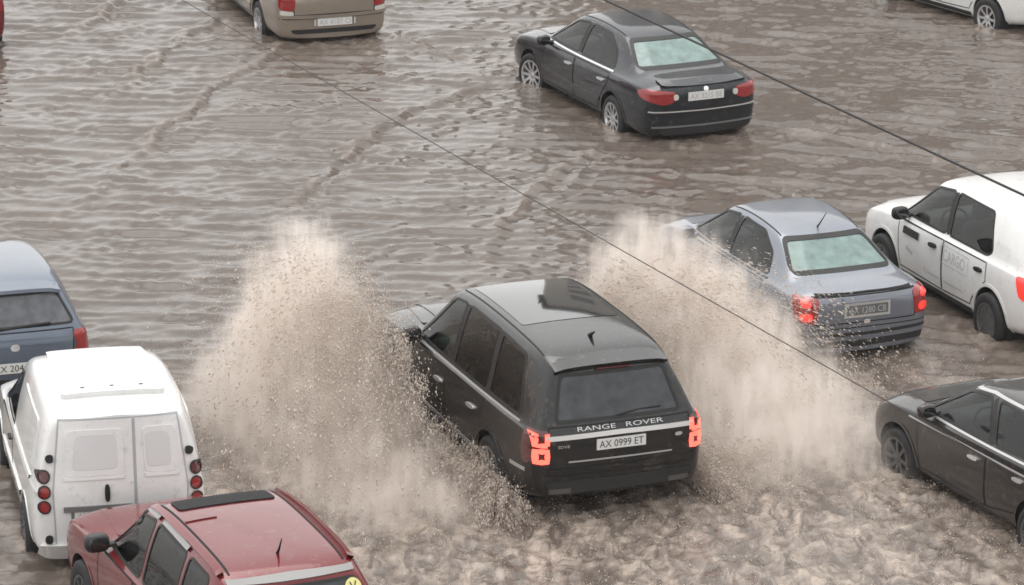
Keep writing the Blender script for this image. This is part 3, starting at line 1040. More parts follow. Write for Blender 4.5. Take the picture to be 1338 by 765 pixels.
estate = dict(S=S_est, mat=M['white'], wins=[[(1.0, .945), (.42, 1.345), (-.02, 1.405), (-.10, .965)], [(-.17, .968), (-.10, 1.405), (-.92, 1.40), (-1.14, 1.02), (-1.05, .975)]],
              ws=[(.50, 1.395), (.65, .985)], rw=[(.49, 1.34), (.62, 1.03)],
              doors=[[(.86, .38), (.93, .885), (-.13, .905), (-.13, .36)], [(-.15, .36), (-.15, .905), (-1.12, .915), (-1.14, .72), (-.84, .45), (-.80, .38)]],
              handles=[(.08, .80), (-.98, .81)], hmat=M['rubber'], hs=(.16, .05),
              lamps=[('tail_light', [(.58, 1.00), (.69, .99), (.755, .78), (.62, .75)], M['lampglow'], .012)],
              plate=(0, .60, .52, .11, 'AX 7725 HE', M['plate'], M['ink']), tail=[(.60, .98), (.58, .48)], side_mat=M['g_clear'],
              pillar=[((-.14, .965), (-.06, 1.40))], mirror=(.80, .93), mirror_mat=M['rubber'], rim='cover')
upright('white_estate', 'white estate car with grey print on its rear door, beside the silver-blue saloon', (5.68, 47.00), 112.0, detail=det_estate, **estate)
e2 = dict(estate)
e2.update(rim='alloy', rimmat=M['alloy'])
upright('white_hatchback', 'plain white car cut off at its sill and wheel, far off behind the charcoal saloon', (7.02, 62.25), 124.0, **e2)
e3 = dict(estate)
e3.update(mat=M['red'], rim='cover', lamps=[(a_, p_, M['lampred'], o_) for a_, p_, _, o_ in estate['lamps']])
upright('red_hatchback', 'sliver of a bright red car beyond the beige saloon, nearly out of view', (-8.80, 60.94), 112.0, **e3)

# dark car, lower right
S_dark = [st(-2.10, .36, .93, 1.28, .78, .72, .54, xm=-2.14, xt=-1.90),
          st(-1.92, .30, .96, 1.36, .84, .765, .56, xt=-1.72),
          st(-1.30, .26, .965, 1.42, .875, .775, .575),
          st(-.60, .25, .955, 1.45, .88, .78, .58),
          st(-.05, .25, .94, 1.445, .88, .78, .575),
          st(.32, .25, .93, 1.40, .88, .775, .56),
          st(1.12, .25, .90, .955, .88, .765, .66, xt=1.08),
          st(1.60, .27, .86, .94, .875, .76, .62),
          st(1.88, .30, .78, .85, .84, .72, .56),
          st(2.00, .34, .64, .70, .74, .62, .47)]
def det_dark(c):
    for ax in 'LR':
        c.strip('roof_trim', [(.90, 1.035), (.40, 1.335), (.0, 1.383), (-.6, 1.388), (-1.0, 1.372)], ax, M['lettersilver'], w=.022, off=.008, skirt=.014)
        c.strip('shoulder_line', [(1.15, .845), (.2, .865), (-1.4, .885)], ax, M['lettersilver'], w=.016, off=.008, skirt=.01)
upright('dark_grey_hatchback', 'dark brownish-grey car with chrome window line, nosing into the churned foam', (5.29, 39.87), 115.4, S_dark, M['darkbrown'],
        [[(.98, .965), (.40, 1.30), (.0, 1.355), (-.30, .98)], [(-.38, .985), (-.16, 1.355), (-.90, 1.34), (-1.22, 1.03)]],
        [(.49, 1.345), (.66, 1.0)], [(.50, 1.24), (.62, 1.03)],
        [[(.90, .38), (.97, .89), (-.34, .925), (-.34, .36)], [(-.36, .36), (-.36, .925), (-1.12, .935), (-1.16, .76), (-.86, .45)]],
        [('tail_light', [(.58, 1.0), (.76, 1.0), (.78, .80), (.60, .78)], M['lampred'], .012)],
        handles=[(-.14, .80), (-.96, .82)], hmat=M['chrome'], tail=[(.60, .98), (.58, .50)], plate=(0, .62, .52, .11, 'AX 5530 AK', M['plate'], M['ink']),
        side_mat=M['g_mid'], pillar=[((-.34, .98), (-.08, 1.35))], belt=([(1.0, .935), (-.3, .955), (-1.25, .975)], M['lettersilver'], .018), arches=(1.34, -1.28), wr=(.325, .225),
        rim='alloy', rimmat=M['steel'], mirror=(.78, .96), detail=det_dark, yw=.785)

# grey-blue car on the left edge
S_grey = [st(-2.10, .38, .98, 1.45, .80, .74, .55, xm=-2.14, xt=-1.86),
          st(-1.92, .32, 1.00, 1.515, .85, .775, .58, xt=-1.70),
          st(-1.30, .28, 1.00, 1.54, .875, .785, .60),
          st(-.70, .27, .99, 1.525, .88, .79, .60),
          st(-.20, .27, .975, 1.49, .88, .79, .595),
          st(.15, .27, .965, 1.43, .88, .785, .58),
          st(1.00, .27, .93, .99, .88, .775, .67, xt=.96),
          st(1.50, .29, .90, .98, .875, .77, .63),
          st(1.85, .32, .80, .87, .83, .72, .56),
          st(2.00, .36, .66, .72, .71, .60, .45)]
def det_grey(c):
    V, F = [], []
    for y in np.linspace(-.55, .55, 11):
        l, n = c.cast('T', -1.72, y)
        q = 1 - (y / .55) ** 2
        V += [(-1.68, y, l.z + .004), (-1.94 - .04 * q, y, l.z - .03), (-1.94 - .04 * q, y, l.z - .07), (-1.80, y, l.z - .07)]
    for i in range(10):
        for k in range(4):
            F.append((i * 4 + k, i * 4 + (k + 1) % 4, i * 4 + 4 + (k + 1) % 4, i * 4 + 4 + k))
    mk('roof_spoiler', V, F, M['greyblue'], c.root, sharp=40)
    c.strip('spoiler_shadow_gap', [(.52, 1.415), (-.52, 1.415)], 'B', M['rubber'], w=.05, off=.012, skirt=.012)
    l, n = c.cast('B', 0, 1.10)
    mk('wiper', *tube([(l.x - .03, .30, 1.075), (l.x - .01, 0, 1.09), (l.x - .01, -.40, 1.11)], .016, 5), M['rubber'], c.root)
    c.patch('badge', [(.05, .93), (-.05, .93), (-.05, .85), (.05, .85)], 'B', M['chrome'], off=.014, rnd=2, step=.02, rings=(1, .5))
    c.patch('reversing_light', [(-.62, .80), (-.74, .80), (-.74, .74), (-.62, .74)], 'B', M['lampclear'], off=.022, skirt=.01, rnd=1, step=.03)
    c.strip('bumper_band', [(.74, .50), (0, .48), (-.74, .50)], 'B', M['plastic'], w=.10, off=.010, skirt=.014)
upright('grey_blue_hatchback', 'grey-blue hatchback with a pale grey rear window, ahead of the white van', (-5.92, 44.78), 107.0, S_grey, M['greyblue'],
        [[(.86, 1.03), (.22, 1.33), (-.08, 1.38), (-.12, 1.04)], [(-.19, 1.04), (-.16, 1.39), (-.92, 1.42), (-1.12, 1.06)], [(-1.18, 1.065), (-1.0, 1.42), (-1.52, 1.39), (-1.66, 1.08)]],
        [(.52, 1.37), (.67, 1.04)], [(.51, 1.40), (.66, 1.09)],
        [[(.88, .40), (.95, .95), (-.07, .965), (-.07, .38)], [(-.09, .38), (-.09, .965), (-1.14, .975), (-1.16, .76), (-.84, .45)]],
        [('tail_light', [(.62, 1.02), (.78, 1.02), (.81, .74), (.60, .72), (.68, .86)], M['lampred'], .014)],
        handles=[(.08, .84), (-.98, .85)], tail=[(.64, 1.04), (.62, .52)], plate=(0, .66, .52, .11, 'AX 2044 EI', M['plate'], M['ink']), rear_mat=M['g_palegrey'],
        arches=(1.30, -1.28), wr=(.33, .22), rim='alloy', rimmat=M['alloy'], mirror=(.78, 1.0), detail=det_grey, seat=(-.1, -.95, .98), yw=.785, msides='L')

# red off-roader, lower left
S_redc = [st(-2.00, .44, 1.05, 1.57, .78, .74, .58, xm=-2.03, xt=-1.74),
          st(-1.86, .38, 1.06, 1.645, .83, .775, .605, xt=-1.62),
          st(-1.30, .34, 1.06, 1.675, .85, .785, .615),
          st(-.70, .33, 1.055, 1.69, .855, .79, .62),
          st(-.15, .33, 1.05, 1.685, .855, .79, .615),
          st(.20, .33, 1.045, 1.645, .855, .785, .60),
          st(.92, .33, 1.02, 1.07, .855, .775, .69, xt=.89),
          st(1.50, .35, .99, 1.06, .85, .77, .66),
          st(1.98, .38, .93, 1.0, .825, .73, .60),
          st(2.12, .42, .80, .86, .74, .65, .50)]
M['sunroofdark'] = pbr('sunroof_dark', (.02, .02, .021), .7, spec=.2)  # matte dark sunroof panel, low in gloss
def det_red(c):
    c.patch('sunroof', [(.14, .42), (.14, -.42), (-.16, -.43), (-.16, .43)], 'T', M['sunroofdark'], off=.012, skirt=.014, rnd=1, step=.08)
    for sg in (1, -1):
        c.strip('roof_rail', [(.14, sg * .545), (-.6, sg * .56), (-1.60, sg * .55)], 'T', M['red'], w=.045, off=.035, skirt=.04)
        c.strip('roof_seam', [(.16, sg * .49), (-1.62, sg * .49)], 'T', M['gap'], w=.020, off=.003)
    c.strip('roof_rib', [(-.45, .20), (-.45, .47)], 'T', M['red'], w=.025, off=.012, skirt=.012)
    l, n = c.cast('T', -1.42, 0)
    mk('aerial', *tube([(-1.40, 0, l.z - .01), (-1.45, 0, l.z + .05), (-1.52, 0, l.z + .17)], .016, 6, .005), M['rubber'], c.root)
    c.strip('rear_roof_trim', [(.54, 1.565), (0, 1.575), (-.54, 1.565)], 'B', M['greytrim'], w=.036, off=.014, skirt=.016)
    l, n = c.cast('B', -.50, 1.43)
    V = [(l.x - .012, -.50, 1.43)] + [(l.x - .012 + .28 * .0 - 0, -.50 + .075 * math.cos(a), 1.43 + .075 * math.sin(a)) for a in np.linspace(0, 2 * math.pi, 25)[:-1]]
    V = [(c.cast('B', v[1], v[2])[0].x - .008, v[1], v[2]) for v in V]
    so = mk('sticker', V, [(0, i, i % 24 + 1) for i in range(1, 25)], M['sticker'], c.root, smooth=False)
    so['label'] = 'round yellow sticker with a dark letter'
    c.root.scale = (1.06, 1.06, 1.02)
    c.text('У', 'B', -.50, 1.43, .065, .085, M['ink'], off=.011, parent=so)
    for ax in 'LR':
        c.strip('rain_deflector', [(.42, 1.475), (.18, 1.595), (-.16, 1.625)], ax, M['greytrim'], w=.03, off=.022, skirt=.03)
        c.strip('rain_deflector', [(-.28, 1.63), (-.6, 1.63), (-.96, 1.62)], ax, M['greytrim'], w=.03, off=.022, skirt=.03)
upright('red_off_roader', 'wet red off-roader with dark sunroof and a round yellow rear sticker, behind the white van', (-2.60, 35.60), 112.5, S_redc, M['red'],
        [[(.82, 1.085), (.26, 1.53), (-.12, 1.59), (-.14, 1.09)], [(-.22, 1.09), (-.20, 1.595), (-.96, 1.59), (-1.0, 1.10)], [(-1.08, 1.10), (-1.04, 1.59), (-1.50, 1.565), (-1.66, 1.11)]],
        [(.54, 1.58), (.69, 1.12)], [(.545, 1.51), (.64, 1.14)],
        [[(.84, .46), (.90, 1.02), (-.05, 1.035), (-.05, .44)], [(-.07, .44), (-.07, 1.035), (-1.03, 1.04), (-1.06, .82), (-.84, .50)]],
        [('tail_light', [(.66, 1.04), (.77, 1.04), (.79, .76), (.67, .74)], M['lampred'], .014)],
        handles=[(.08, .90), (-.90, .91)], tail=[(.64, 1.10), (.62, .58)], plate=(0, .72, .52, .11, 'AX 6641 CE', M['plate'], M['ink']), rear_mat=M['g_rear'], side_mat=M['g_dark'],
        arches=(1.36, -1.24), wr=(.36, .22), rim='alloy', rimmat=M['steel'], mirror=(.74, 1.08), mirror_mat=M['plastic'], detail=det_red, seat=(-.1, -.95, 1.05), msize=(.14, .22, .17))

# white van, lower left
S_van = [st(-2.00, .34, .98, 1.69, .81, .79, .62, xm=-2.02, xt=-1.93),
         st(-1.86, .28, .99, 1.77, .845, .81, .665, xt=-1.80),
         st(-1.30, .25, .985, 1.80, .855, .815, .675),
         st(-.60, .24, .975, 1.775, .855, .815, .67),
         st(.00, .24, .965, 1.70, .855, .815, .655),
         st(.42, .24, .955, 1.60, .855, .81, .63),
         st(1.30, .24, .94, 1.00, .85, .79, .69, xt=1.26),
         st(1.65, .27, .90, .98, .84, .77, .65),
         st(1.95, .30, .80, .88, .80, .71, .57),
         st(2.08, .34, .66, .72, .70, .61, .46)]
def det_van(c):
    # raised roof pan with ribs
    c.patch('roof_pan', [(.10, .47), (.10, -.47), (-1.62, -.50), (-1.62, .50)], 'T', M['white'], off=.05, skirt=.06, rnd=1, step=.1)
    for y in (-.28, 0, .28):
        c.strip('roof_rib', [(.0, y), (-1.5, y)], 'T', M['white'], w=.04, off=.062, skirt=.014)
    # two unequal rear doors with pressed blank panels
    for nm, a, b in (('rear_door', .645, -.135), ('rear_door', -.15, -.645)):
        P = [(a * .88 if abs(a) > .5 else a, 1.66), (b * .88 if abs(b) > .5 else b, 1.66), (b, .98), (b * .97 if abs(b) > .5 else b, .44), (a * .97 if abs(a) > .5 else a, .44), (a, .98)]
        d = c.patch(nm, P, 'B', M['white'], off=.006, rnd=0, step=.07)
        c.strip('panel_gap', P, 'B', M['inkgrey'], w=.014, off=.008, closed=True, parent=d)
        i0, i1 = (.54, -.04) if a > 0 else (-.24, -.56)
        Q = [(i0 * .92, 1.56), (i1 * .95, 1.56), (i1, 1.12), (i0, 1.12)]
        pnl = c.patch('pressed_panel', Q, 'B', M['white'], off=.016, skirt=.014, rnd=1, step=.05, parent=d)
        Q2 = [(i0 * .78 + i1 * .12, 1.51), (i1 * .78 + i0 * .12, 1.51), (i1 * .84 + i0 * .1, 1.18), (i0 * .84 + i1 * .1, 1.18)]
        c.patch('blank_pane', Q2, 'B', M['vanpane'], off=.020, rnd=1, step=.05, parent=d)
        c.strip('lower_crease', [(i0, 1.095), (i1, 1.095)], 'B', M['white'], w=.03, off=.020, skirt=.016, parent=d)
        for hy, hz in (((.665, 1.30), (.69, .50)) if a > 0 else ((-.665, 1.30), (-.69, .50))):
            c.patch('hinge', [(hy - .035, hz + .04), (hy + .035, hz + .04), (hy + .035, hz - .04), (hy - .035, hz - .04)], 'B', M['rubber'], off=.03, skirt=.04, parent=d, step=.03, rings=(1, .5))
        if a > 0:
            c.patch('handle', [(.155, 1.03), (.105, 1.03), (.105, .86), (.155, .86)], 'B', M['rubber'], off=.03, skirt=.035, parent=d, rnd=2, step=.03, rings=(1, .5))
    for sg in (1, -1):
        for z in (1.13, .98, .83):
            P = [(sg * .725 + .052 * math.cos(t), z + .062 * math.sin(t)) for t in np.linspace(0, 2 * math.pi, 17)[:-1]]
            h = c.patch('tail_light', P, 'B', M['lampdark'] if z > 1.1 else M['lampred'], off=.014, skirt=.02, rnd=0, step=.03, rings=(1, .6, .3))
            c.strip('bezel', P, 'B', M['plastic'], w=.016, off=.018, closed=True, parent=h)
    c.strip('rear_bumper', [(.76, .385), (0, .37), (-.76, .385)], 'B', M['white'], w=.13, off=.05, skirt=.06)
    c.strip('plate_lamp_bar', [(.55, .80), (-.10, .80)], 'B', M['greyplastic'], w=.05, off=.03, skirt=.03)
    for ax in 'LR':
        c.strip('side_crease', [(.9, .98), (-1.6, 1.0)], ax, M['white'], w=.04, off=.014, skirt=.014)
        c.patch('side_panel', [(-.35, 1.08), (-.30, 1.54), (-1.55, 1.56), (-1.62, 1.08)], ax, M['white'], off=.012, skirt=.012, rnd=1, step=.08)
        c.strip('side_moulding', [(.85, .60), (-.9, .60)], ax, M['white'], w=.06, off=.018, skirt=.02)
M['vanpane'] = pbr('van_blank_pane', (0.70, 0.70, 0.70), 0.25, coat=.5)
upright('white_van', 'white panel van with blank rear doors and three round lamps on each side', (-4.16, 39.95), 102.0, S_van, M['white'],
        [[(1.08, .99), (.48, 1.42), (.06, 1.52), (.0, 1.0)]], [(.56, 1.53), (.72, 1.04)], None,
        [[(.96, .38), (1.02, .94), (-.05, .955), (-.05, .36)]], [], handles=[(.08, .86)], hmat=M['rubber'], cat='van',
        plate=(.19, .72, .52, .11, 'AX 9031 BO', M['plate'], M['inkgrey'], 'B', M['greyplastic']), arches=(1.38, -1.22), wr=(.315, .20), rim='cover', mirror=(.86, 1.0),
        mirror_mat=M['plastic'], detail=det_van, seat=(-.1, None, .98), yw=.77, bow=(.04, .12), msides='')

# ------------------------------------------------------------------ unseen apartment block, added and sized so wet roofs and water mirror something dark
def block():
    root = bpy.data.objects.new('unseen_apartment_block', None)
    link(root)
    root.location = (36.8, 112, 0)
    tag(root, 'unseen grey-beige apartment block, added for its dark reflection in wet car roofs', 'building')
    wm = pbr('block_wall', (.44, .42, .39), .85, var=.15, vscale=.4)
    mk('wall', *box(-36, 36, -7, 7, -.05, 22.5), wm, root, smooth=False)
    mk('roof', *box(-36.4, 36.4, -7.4, 7.4, 22.5, 23.1), M['greyplastic'], root, smooth=False)
    M['paneblock'] = pbr('block_pane', (.22, .22, .22), .6)
    pane = None
    for f in range(7):
        for i in range(20):
            if pane is None:
                pane = mk('window', *box(-.9, .9, -.06, .06, -.8, .8), M['paneblock'], root, smooth=False)
                o = pane
            else:
                o = pane.copy(); link(o, root)
            o.location = (-33.5 + i * 3.53, -7.05, 2.0 + f * 2.85)
block()

# ------------------------------------------------------------------ flood water
WATER_Z = .19
rng = np.random.default_rng(7)
def spectrum(nx, ny, dx, lam, band, ang, spread, seed):
    """random surface, rms 1: wavelength lam (m), crest normal at ang (deg from +y), directional spread"""
    r = np.random.default_rng(seed)
    kx = np.fft.fftfreq(nx, dx)[:, None]
    ky = np.fft.fftfreq(ny, dx)[None, :]
    k = np.hypot(kx, ky) + 1e-9
    th = np.arctan2(kx, ky) - R(ang)
    A = np.exp(-.5 * (np.log(k * lam) / band) ** 2)
    if spread < 180:
        d = np.minimum(np.abs((th + np.pi) % (2 * np.pi) - np.pi), np.abs((th + 2 * np.pi) % (2 * np.pi) - np.pi))
        A = A * np.exp(-.5 * (d / R(spread)) ** 2)
    A[0, 0] = 0
    f = np.fft.ifft2(A * np.exp(2j * np.pi * r.random((nx, ny)))).real
    return f / f.std()

DX = .05
X0, X1, Y0, Y1 = -10.4, 10.4, 33.6, 67.2
xs = np.arange(X0, X1 + 1e-6, DX)
ys = np.arange(Y0, Y1 + 1e-6, DX)
nx, ny = len(xs), len(ys)
gx, gy = np.meshgrid(xs, ys, indexing='ij')

def blob(cx, cy, rx, ry, rot=0):
    c, s_ = math.cos(R(rot)), math.sin(R(rot))
    u = (gx - cx) * c + (gy - cy) * s_
    v = -(gx - cx) * s_ + (gy - cy) * c
    return np.exp(-.5 * ((u / rx) ** 2 + (v / ry) ** 2))

rip1 = spectrum(nx, ny, DX, .50, .26, 4, 13, 11)
rip2 = spectrum(nx, ny, DX, .62, .30, 22, 12, 12)
chop = spectrum(nx, ny, DX, .30, .40, 0, 200, 13)
fine = spectrum(nx, ny, DX, .15, .35, 0, 200, 14)
big = spectrum(nx, ny, DX, 1.6, .4, 10, 60, 15)
patchy = np.clip(spectrum(nx, ny, DX, 2.6, .5, 0, 200, 16) * .35 + .75, .25, 1.1)
patchy2 = np.clip(spectrum(nx, ny, DX, 1.9, .5, 0, 200, 17) * .4 + .7, .15, 1.1)
rid1 = .8 - np.abs(spectrum(nx, ny, DX, .95, .30, 5, 11, 31))
rid2 = .8 - np.abs(spectrum(nx, ny, DX, 1.15, .32, 22, 11, 32))
rip1 = .62 * rip1 + .95 * rid1                   # long thin crests riding on the ripples
rip2 = .62 * rip2 + .95 * rid2
left = 1 / (1 + np.exp((gx + .5) / 1.2))
right = 1 / (1 + np.exp(-(gx - 2.2) / 1.0))
h = .0200 * rip1 * patchy * (.35 + .75 * left) + .0240 * rip2 * patchy2 * (.10 + 1.0 * right)
h += .0075 * chop * patchy2 + .0016 * fine + .006 * big
h = .045 * np.tanh(h / .045)
h = h + 4.0 * h * np.abs(h) * (h > 0)            # sharper crests, flatter troughs

def ridge(path, amp, w, asym=.5, seed=0):
    """a breaking wake line along a ground path"""
    global h, foam
    P = np.array(path, float)
    r = np.random.default_rng(seed)
    best = np.full(gx.shape, 1e9)
    sgn = np.zeros(gx.shape)
    tt = np.zeros(gx.shape)
    L = len(P) - 1
    for i in range(L):
        a, b = P[i], P[i + 1]
        d = b - a
        t = np.clip(((gx - a[0]) * d[0] + (gy - a[1]) * d[1]) / (d @ d), 0, 1)
        ex, ey = gx - a[0] - d[0] * t, gy - a[1] - d[1] * t
        q = np.hypot(ex, ey)
        m = q < best
        best = np.where(m, q, best)
        sgn = np.where(m, np.sign(d[0] * ey - d[1] * ex), sgn)
        tt = np.where(m, (i + t) / L, tt)
    ds = best * sgn + .04 * big + .02 * chop
    fade = np.clip(tt * 6, 0, 1) * np.clip((1 - tt) * 2.5, 0, 1)
    prof = np.exp(-.5 * (ds / w) ** 2) - asym * np.exp(-.5 * ((ds - 1.8 * w) / (1.3 * w)) ** 2)
    h += amp * fade * prof * (.75 + .45 * patchy)
    foam = np.maximum(foam, np.clip(.34 * fade * np.exp(-.5 * ((ds + .3 * w) / (.6 * w)) ** 2) * (.4 + .6 * patchy2), 0, 1))

foam = np.zeros_like(h)
ridge([(-4.35, 61.5), (-4.48, 61.02), (-4.88, 59.55), (-5.21, 58.24), (-5.45, 56.67), (-5.6, 55.6)], .040, .065, seed=1)
ridge([(-3.1, 60.1), (-3.3, 59.55), (-3.97, 57.56), (-4.67, 54.76), (-5.3, 51.3), (-5.74, 49.87)], .040, .065, seed=2)
ridge([(.22, 57.24), (-.73, 56.67), (-1.55, 55.38), (-2.28, 52.97), (-2.72, 50.75), (-3.0, 49.3)], .040, .065, seed=3)
ridge([(1.3, 54.3), (.71, 52.78), (.11, 51.0), (-.18, 49.53), (-.4, 48.3)], .040, .065, seed=4)
ridge([(-5.7, 63.4), (-5.93, 62.67), (-6.4, 60.38), (-6.7, 58.5)], .040, .065, seed=5)
ridge([(-2.0, 60.6), (-1.2, 59.2), (-.2, 58.3)], .040, .065, seed=6)
ridge([(2.9, 55.0), (4.46, 54.2), (5.42, 53.2), (6.6, 51.4)], .040, .065, seed=7)
# churned water around and behind the black off-roader
churn = np.clip(1.15 * blob(1.1, 37.9, 2.7, 1.5) + 1.0 * blob(-1.5, 39.6, 1.5, 1.6, 15) + 1.0 * blob(3.0, 40.6, 1.4, 2.2, 20) + .8 * blob(-1.9, 42.6, .9, 1.5, 20)
                + .5 * blob(2.1, 44.0, .9, 1.6, 20) + .5 * blob(3.9, 44.2, .9, .7), 0, 1)
# broken water at the wheels of the other cars
for nm in ('charcoal_saloon', 'silver_blue_saloon', 'white_estate', 'beige_saloon', 'dark_grey_hatchback', 'white_van', 'white_hatchback', 'grey_blue_hatchback'):
    ro_ = bpy.data.objects[nm]
    ca, sa = math.cos(ro_.rotation_euler.z), math.sin(ro_.rotation_euler.z)
    for lx, ly, rr in ((1.35, .85, .30), (-1.30, .85, .34), (-1.30, -.85, .30), (-2.1, .3, .40), (-2.1, -.4, .40), (2.0, .7, .4)):
        churn = np.maximum(churn, .62 * blob(ro_.location.x + lx * ca - ly * sa, ro_.location.y + lx * sa + ly * ca, rr, rr * 1.4, math.degrees(ro_.rotation_euler.z) - 90))
churn *= np.clip(.8 + .35 * patchy2, 0, 1)
t1 = spectrum(nx, ny, DX, .75, .45, 0, 200, 21)
t2 = spectrum(nx, ny, DX, .34, .45, 0, 200, 22)
t3 = spectrum(nx, ny, DX, .16, .4, 0, 200, 23)
s1 = spectrum(nx, ny, DX, .42, .5, 69, 13, 24)      # streaks trailing along the off-roader's path
s2 = spectrum(nx, ny, DX, 1.3, .5, 69, 30, 25)
turb = .005 * s1 + .013 * (.8 - np.abs(t1)) + .014 * (.8 - np.abs(t2)) + .007 * t3
h = h * (1 - .7 * churn) + churn * turb
foam = np.clip(np.maximum(foam, churn * np.clip(.66 + .13 * s1 + .22 * s2 + .16 * t2 + .10 * t3, .0, 1)), 0, 1)
foam = np.clip(foam + .06 * np.clip(fine * chop, 0, 3) , 0, 1)
# calm the sheet towards its coarse surroundings
edge = np.clip(np.minimum(np.minimum(gx - X0, X1 - gx), np.minimum(gy - Y0, Y1 - gy)) / 1.0, 0, 1)
h *= edge
# one sheet: fine in the middle, coarse out to the horizon
out = np.array([.2, .6, 1.5, 3, 6, 12, 25, 50, 100, 200, 400, 900])
XX = np.concatenate([X0 - out[::-1], xs, X1 + out])
YY = np.concatenate([Y0 - out[::-1], ys, Y1 + out])
H = np.zeros((len(XX), len(YY)))
FO = np.zeros_like(H)
H[12:-12, 12:-12] = h
FO[12:-12, 12:-12] = foam
AXX, AYY = np.meshgrid(XX, YY, indexing='ij')
Vw = np.stack([AXX.ravel(), AYY.ravel(), (WATER_Z + H).ravel()], 1)
ii = np.arange((len(XX) - 1) * len(YY)).reshape(len(XX) - 1, len(YY))[:, :-1].ravel()
Fw = np.stack([ii, ii + len(YY), ii + len(YY) + 1, ii + 1], 1)

m, nt, b = new_mat('muddy_water')
at = nt.nodes.new('ShaderNodeAttribute'); at.attribute_name = 'foam'
geo = nt.nodes.new('ShaderNodeTexCoord')
n1 = nt.nodes.new('ShaderNodeTexNoise'); n1.inputs['Scale'].default_value = 1.3; n1.inputs['Detail'].default_value = 5
nt.links.new(geo.outputs['Object'], n1.inputs['Vector'])
mud = nt.nodes.new('ShaderNodeMix'); mud.data_type = 'RGBA'
mud.inputs['A'].default_value = (0.098, 0.078, 0.065, 1)
mud.inputs['B'].default_value = (0.126, 0.102, 0.087, 1)
nt.links.new(n1.outputs['Fac'], mud.inputs['Factor'])
# froth: beaten water is paler and broken up in strings and patches
fz = nt.nodes.new('ShaderNodeMapping'); fz.inputs['Scale'].default_value = (1.5, .60, 1.0); fz.inputs['Rotation'].default_value = (0, 0, R(-20))
nt.links.new(geo.outputs['Object'], fz.inputs['Vector'])
nf = nt.nodes.new('ShaderNodeTexNoise'); nf.inputs['Scale'].default_value = 3.4; nf.inputs['Detail'].default_value = 10; nf.inputs['Roughness'].default_value = .74; nf.inputs['Distortion'].default_value = .9
nt.links.new(fz.outputs[0], nf.inputs['Vector'])
fr = nt.nodes.new('ShaderNodeMapRange'); fr.inputs['From Min'].default_value = .40; fr.inputs['From Max'].default_value = .60
nt.links.new(nf.outputs['Fac'], fr.inputs['Value'])
fm = nt.nodes.new('ShaderNodeMath'); fm.operation = 'MULTIPLY'
fo2 = nt.nodes.new('ShaderNodeMath'); fo2.operation = 'MULTIPLY_ADD'; fo2.inputs[1].default_value = .95; fo2.inputs[2].default_value = .05
nt.links.new(fr.outputs[0], fo2.inputs[0])
nt.links.new(at.outputs['Fac'], fm.inputs[0]); nt.links.new(fo2.outputs[0], fm.inputs[1])
# strings of bubbles on top
ng = nt.nodes.new('ShaderNodeTexNoise'); ng.noise_type = 'RIDGED_MULTIFRACTAL'; ng.inputs['Scale'].default_value = 3.4; ng.inputs['Detail'].default_value = 6; ng.inputs['Distortion'].default_value = 1.2
nt.links.new(fz.outputs[0], ng.inputs['Vector'])
gr = nt.nodes.new('ShaderNodeMapRange'); gr.inputs['From Min'].default_value = .75; gr.inputs['From Max'].default_value = 1.6; gr.clamp = True
nt.links.new(ng.outputs['Fac'], gr.inputs['Value'])
gm = nt.nodes.new('ShaderNodeMath'); gm.operation = 'MULTIPLY'; gm.use_clamp = True
nt.links.new(gr.outputs[0], gm.inputs[0]); nt.links.new(at.outputs['Fac'], gm.inputs[1])
mx = nt.nodes.new('ShaderNodeMix'); mx.data_type = 'RGBA'; mx.clamp_factor = True
mx.inputs['B'].default_value = (0.47, 0.39, 0.33, 1)
nt.links.new(mud.outputs['Result'], mx.inputs['A'])
nt.links.new(fm.outputs[0], mx.inputs['Factor'])
mx2 = nt.nodes.new('ShaderNodeMix'); mx2.data_type = 'RGBA'; mx2.clamp_factor = True
mx2.inputs['B'].default_value = (0.66, 0.58, 0.52, 1)
nt.links.new(mx.outputs['Result'], mx2.inputs['A']); nt.links.new(gm.outputs[0], mx2.inputs['Factor'])
nt.links.new(mx2.outputs['Result'], b.inputs['Base Color'])
mr = nt.nodes.new('ShaderNodeMapRange')
mr.inputs['To Min'].default_value = 0.07; mr.inputs['To Max'].default_value = 0.30
nt.links.new(at.outputs['Fac'], mr.inputs['Value'])
nt.links.new(mr.outputs[0], b.inputs['Roughness'])
b.inputs['IOR'].default_value = 1.333
n2 = nt.nodes.new('ShaderNodeTexNoise'); n2.inputs['Scale'].default_value = 11; n2.inputs['Detail'].default_value = 8; n2.inputs['Roughness'].default_value = .65
nt.links.new(geo.outputs['Object'], n2.inputs['Vector'])
bp = nt.nodes.new('ShaderNodeBump'); bp.inputs['Strength'].default_value = .5; bp.inputs['Distance'].default_value = .006
bmul = nt.nodes.new('ShaderNodeMath'); bmul.operation = 'MULTIPLY'
bmr = nt.nodes.new('ShaderNodeMapRange'); bmr.inputs['To Min'].default_value = .55; bmr.inputs['To Max'].default_value = 4.0
nt.links.new(at.outputs['Fac'], bmr.inputs['Value'])
nt.links.new(n2.outputs['Fac'], bmul.inputs[0]); nt.links.new(bmr.outputs[0], bmul.inputs[1])
nt.links.new(bmul.outputs[0], bp.inputs['Height'])
nt.links.new(bp.outputs['Normal'], b.inputs['Normal'])
M['water'] = m
wo = fast_mesh('water', Vw, Fw, M['water'])
fa = wo.data.attributes.new('foam', 'FLOAT', 'POINT')
fa.data.foreach_set('value', FO.ravel().astype(np.float32))
tag(wo, 'brown rippled flood water covering the whole street', 'water', kind='structure')

ro = mk('road', [(-900, -900, 0), (900, -900, 0), (900, 900, 0), (-900, 900, 0)], [(0, 1, 2, 3)], pbr('asphalt', (.05, .05, .05), .8, var=.3, vscale=30), smooth=False)
tag(ro, 'asphalt road lying under the flood water', 'road', kind='structure')

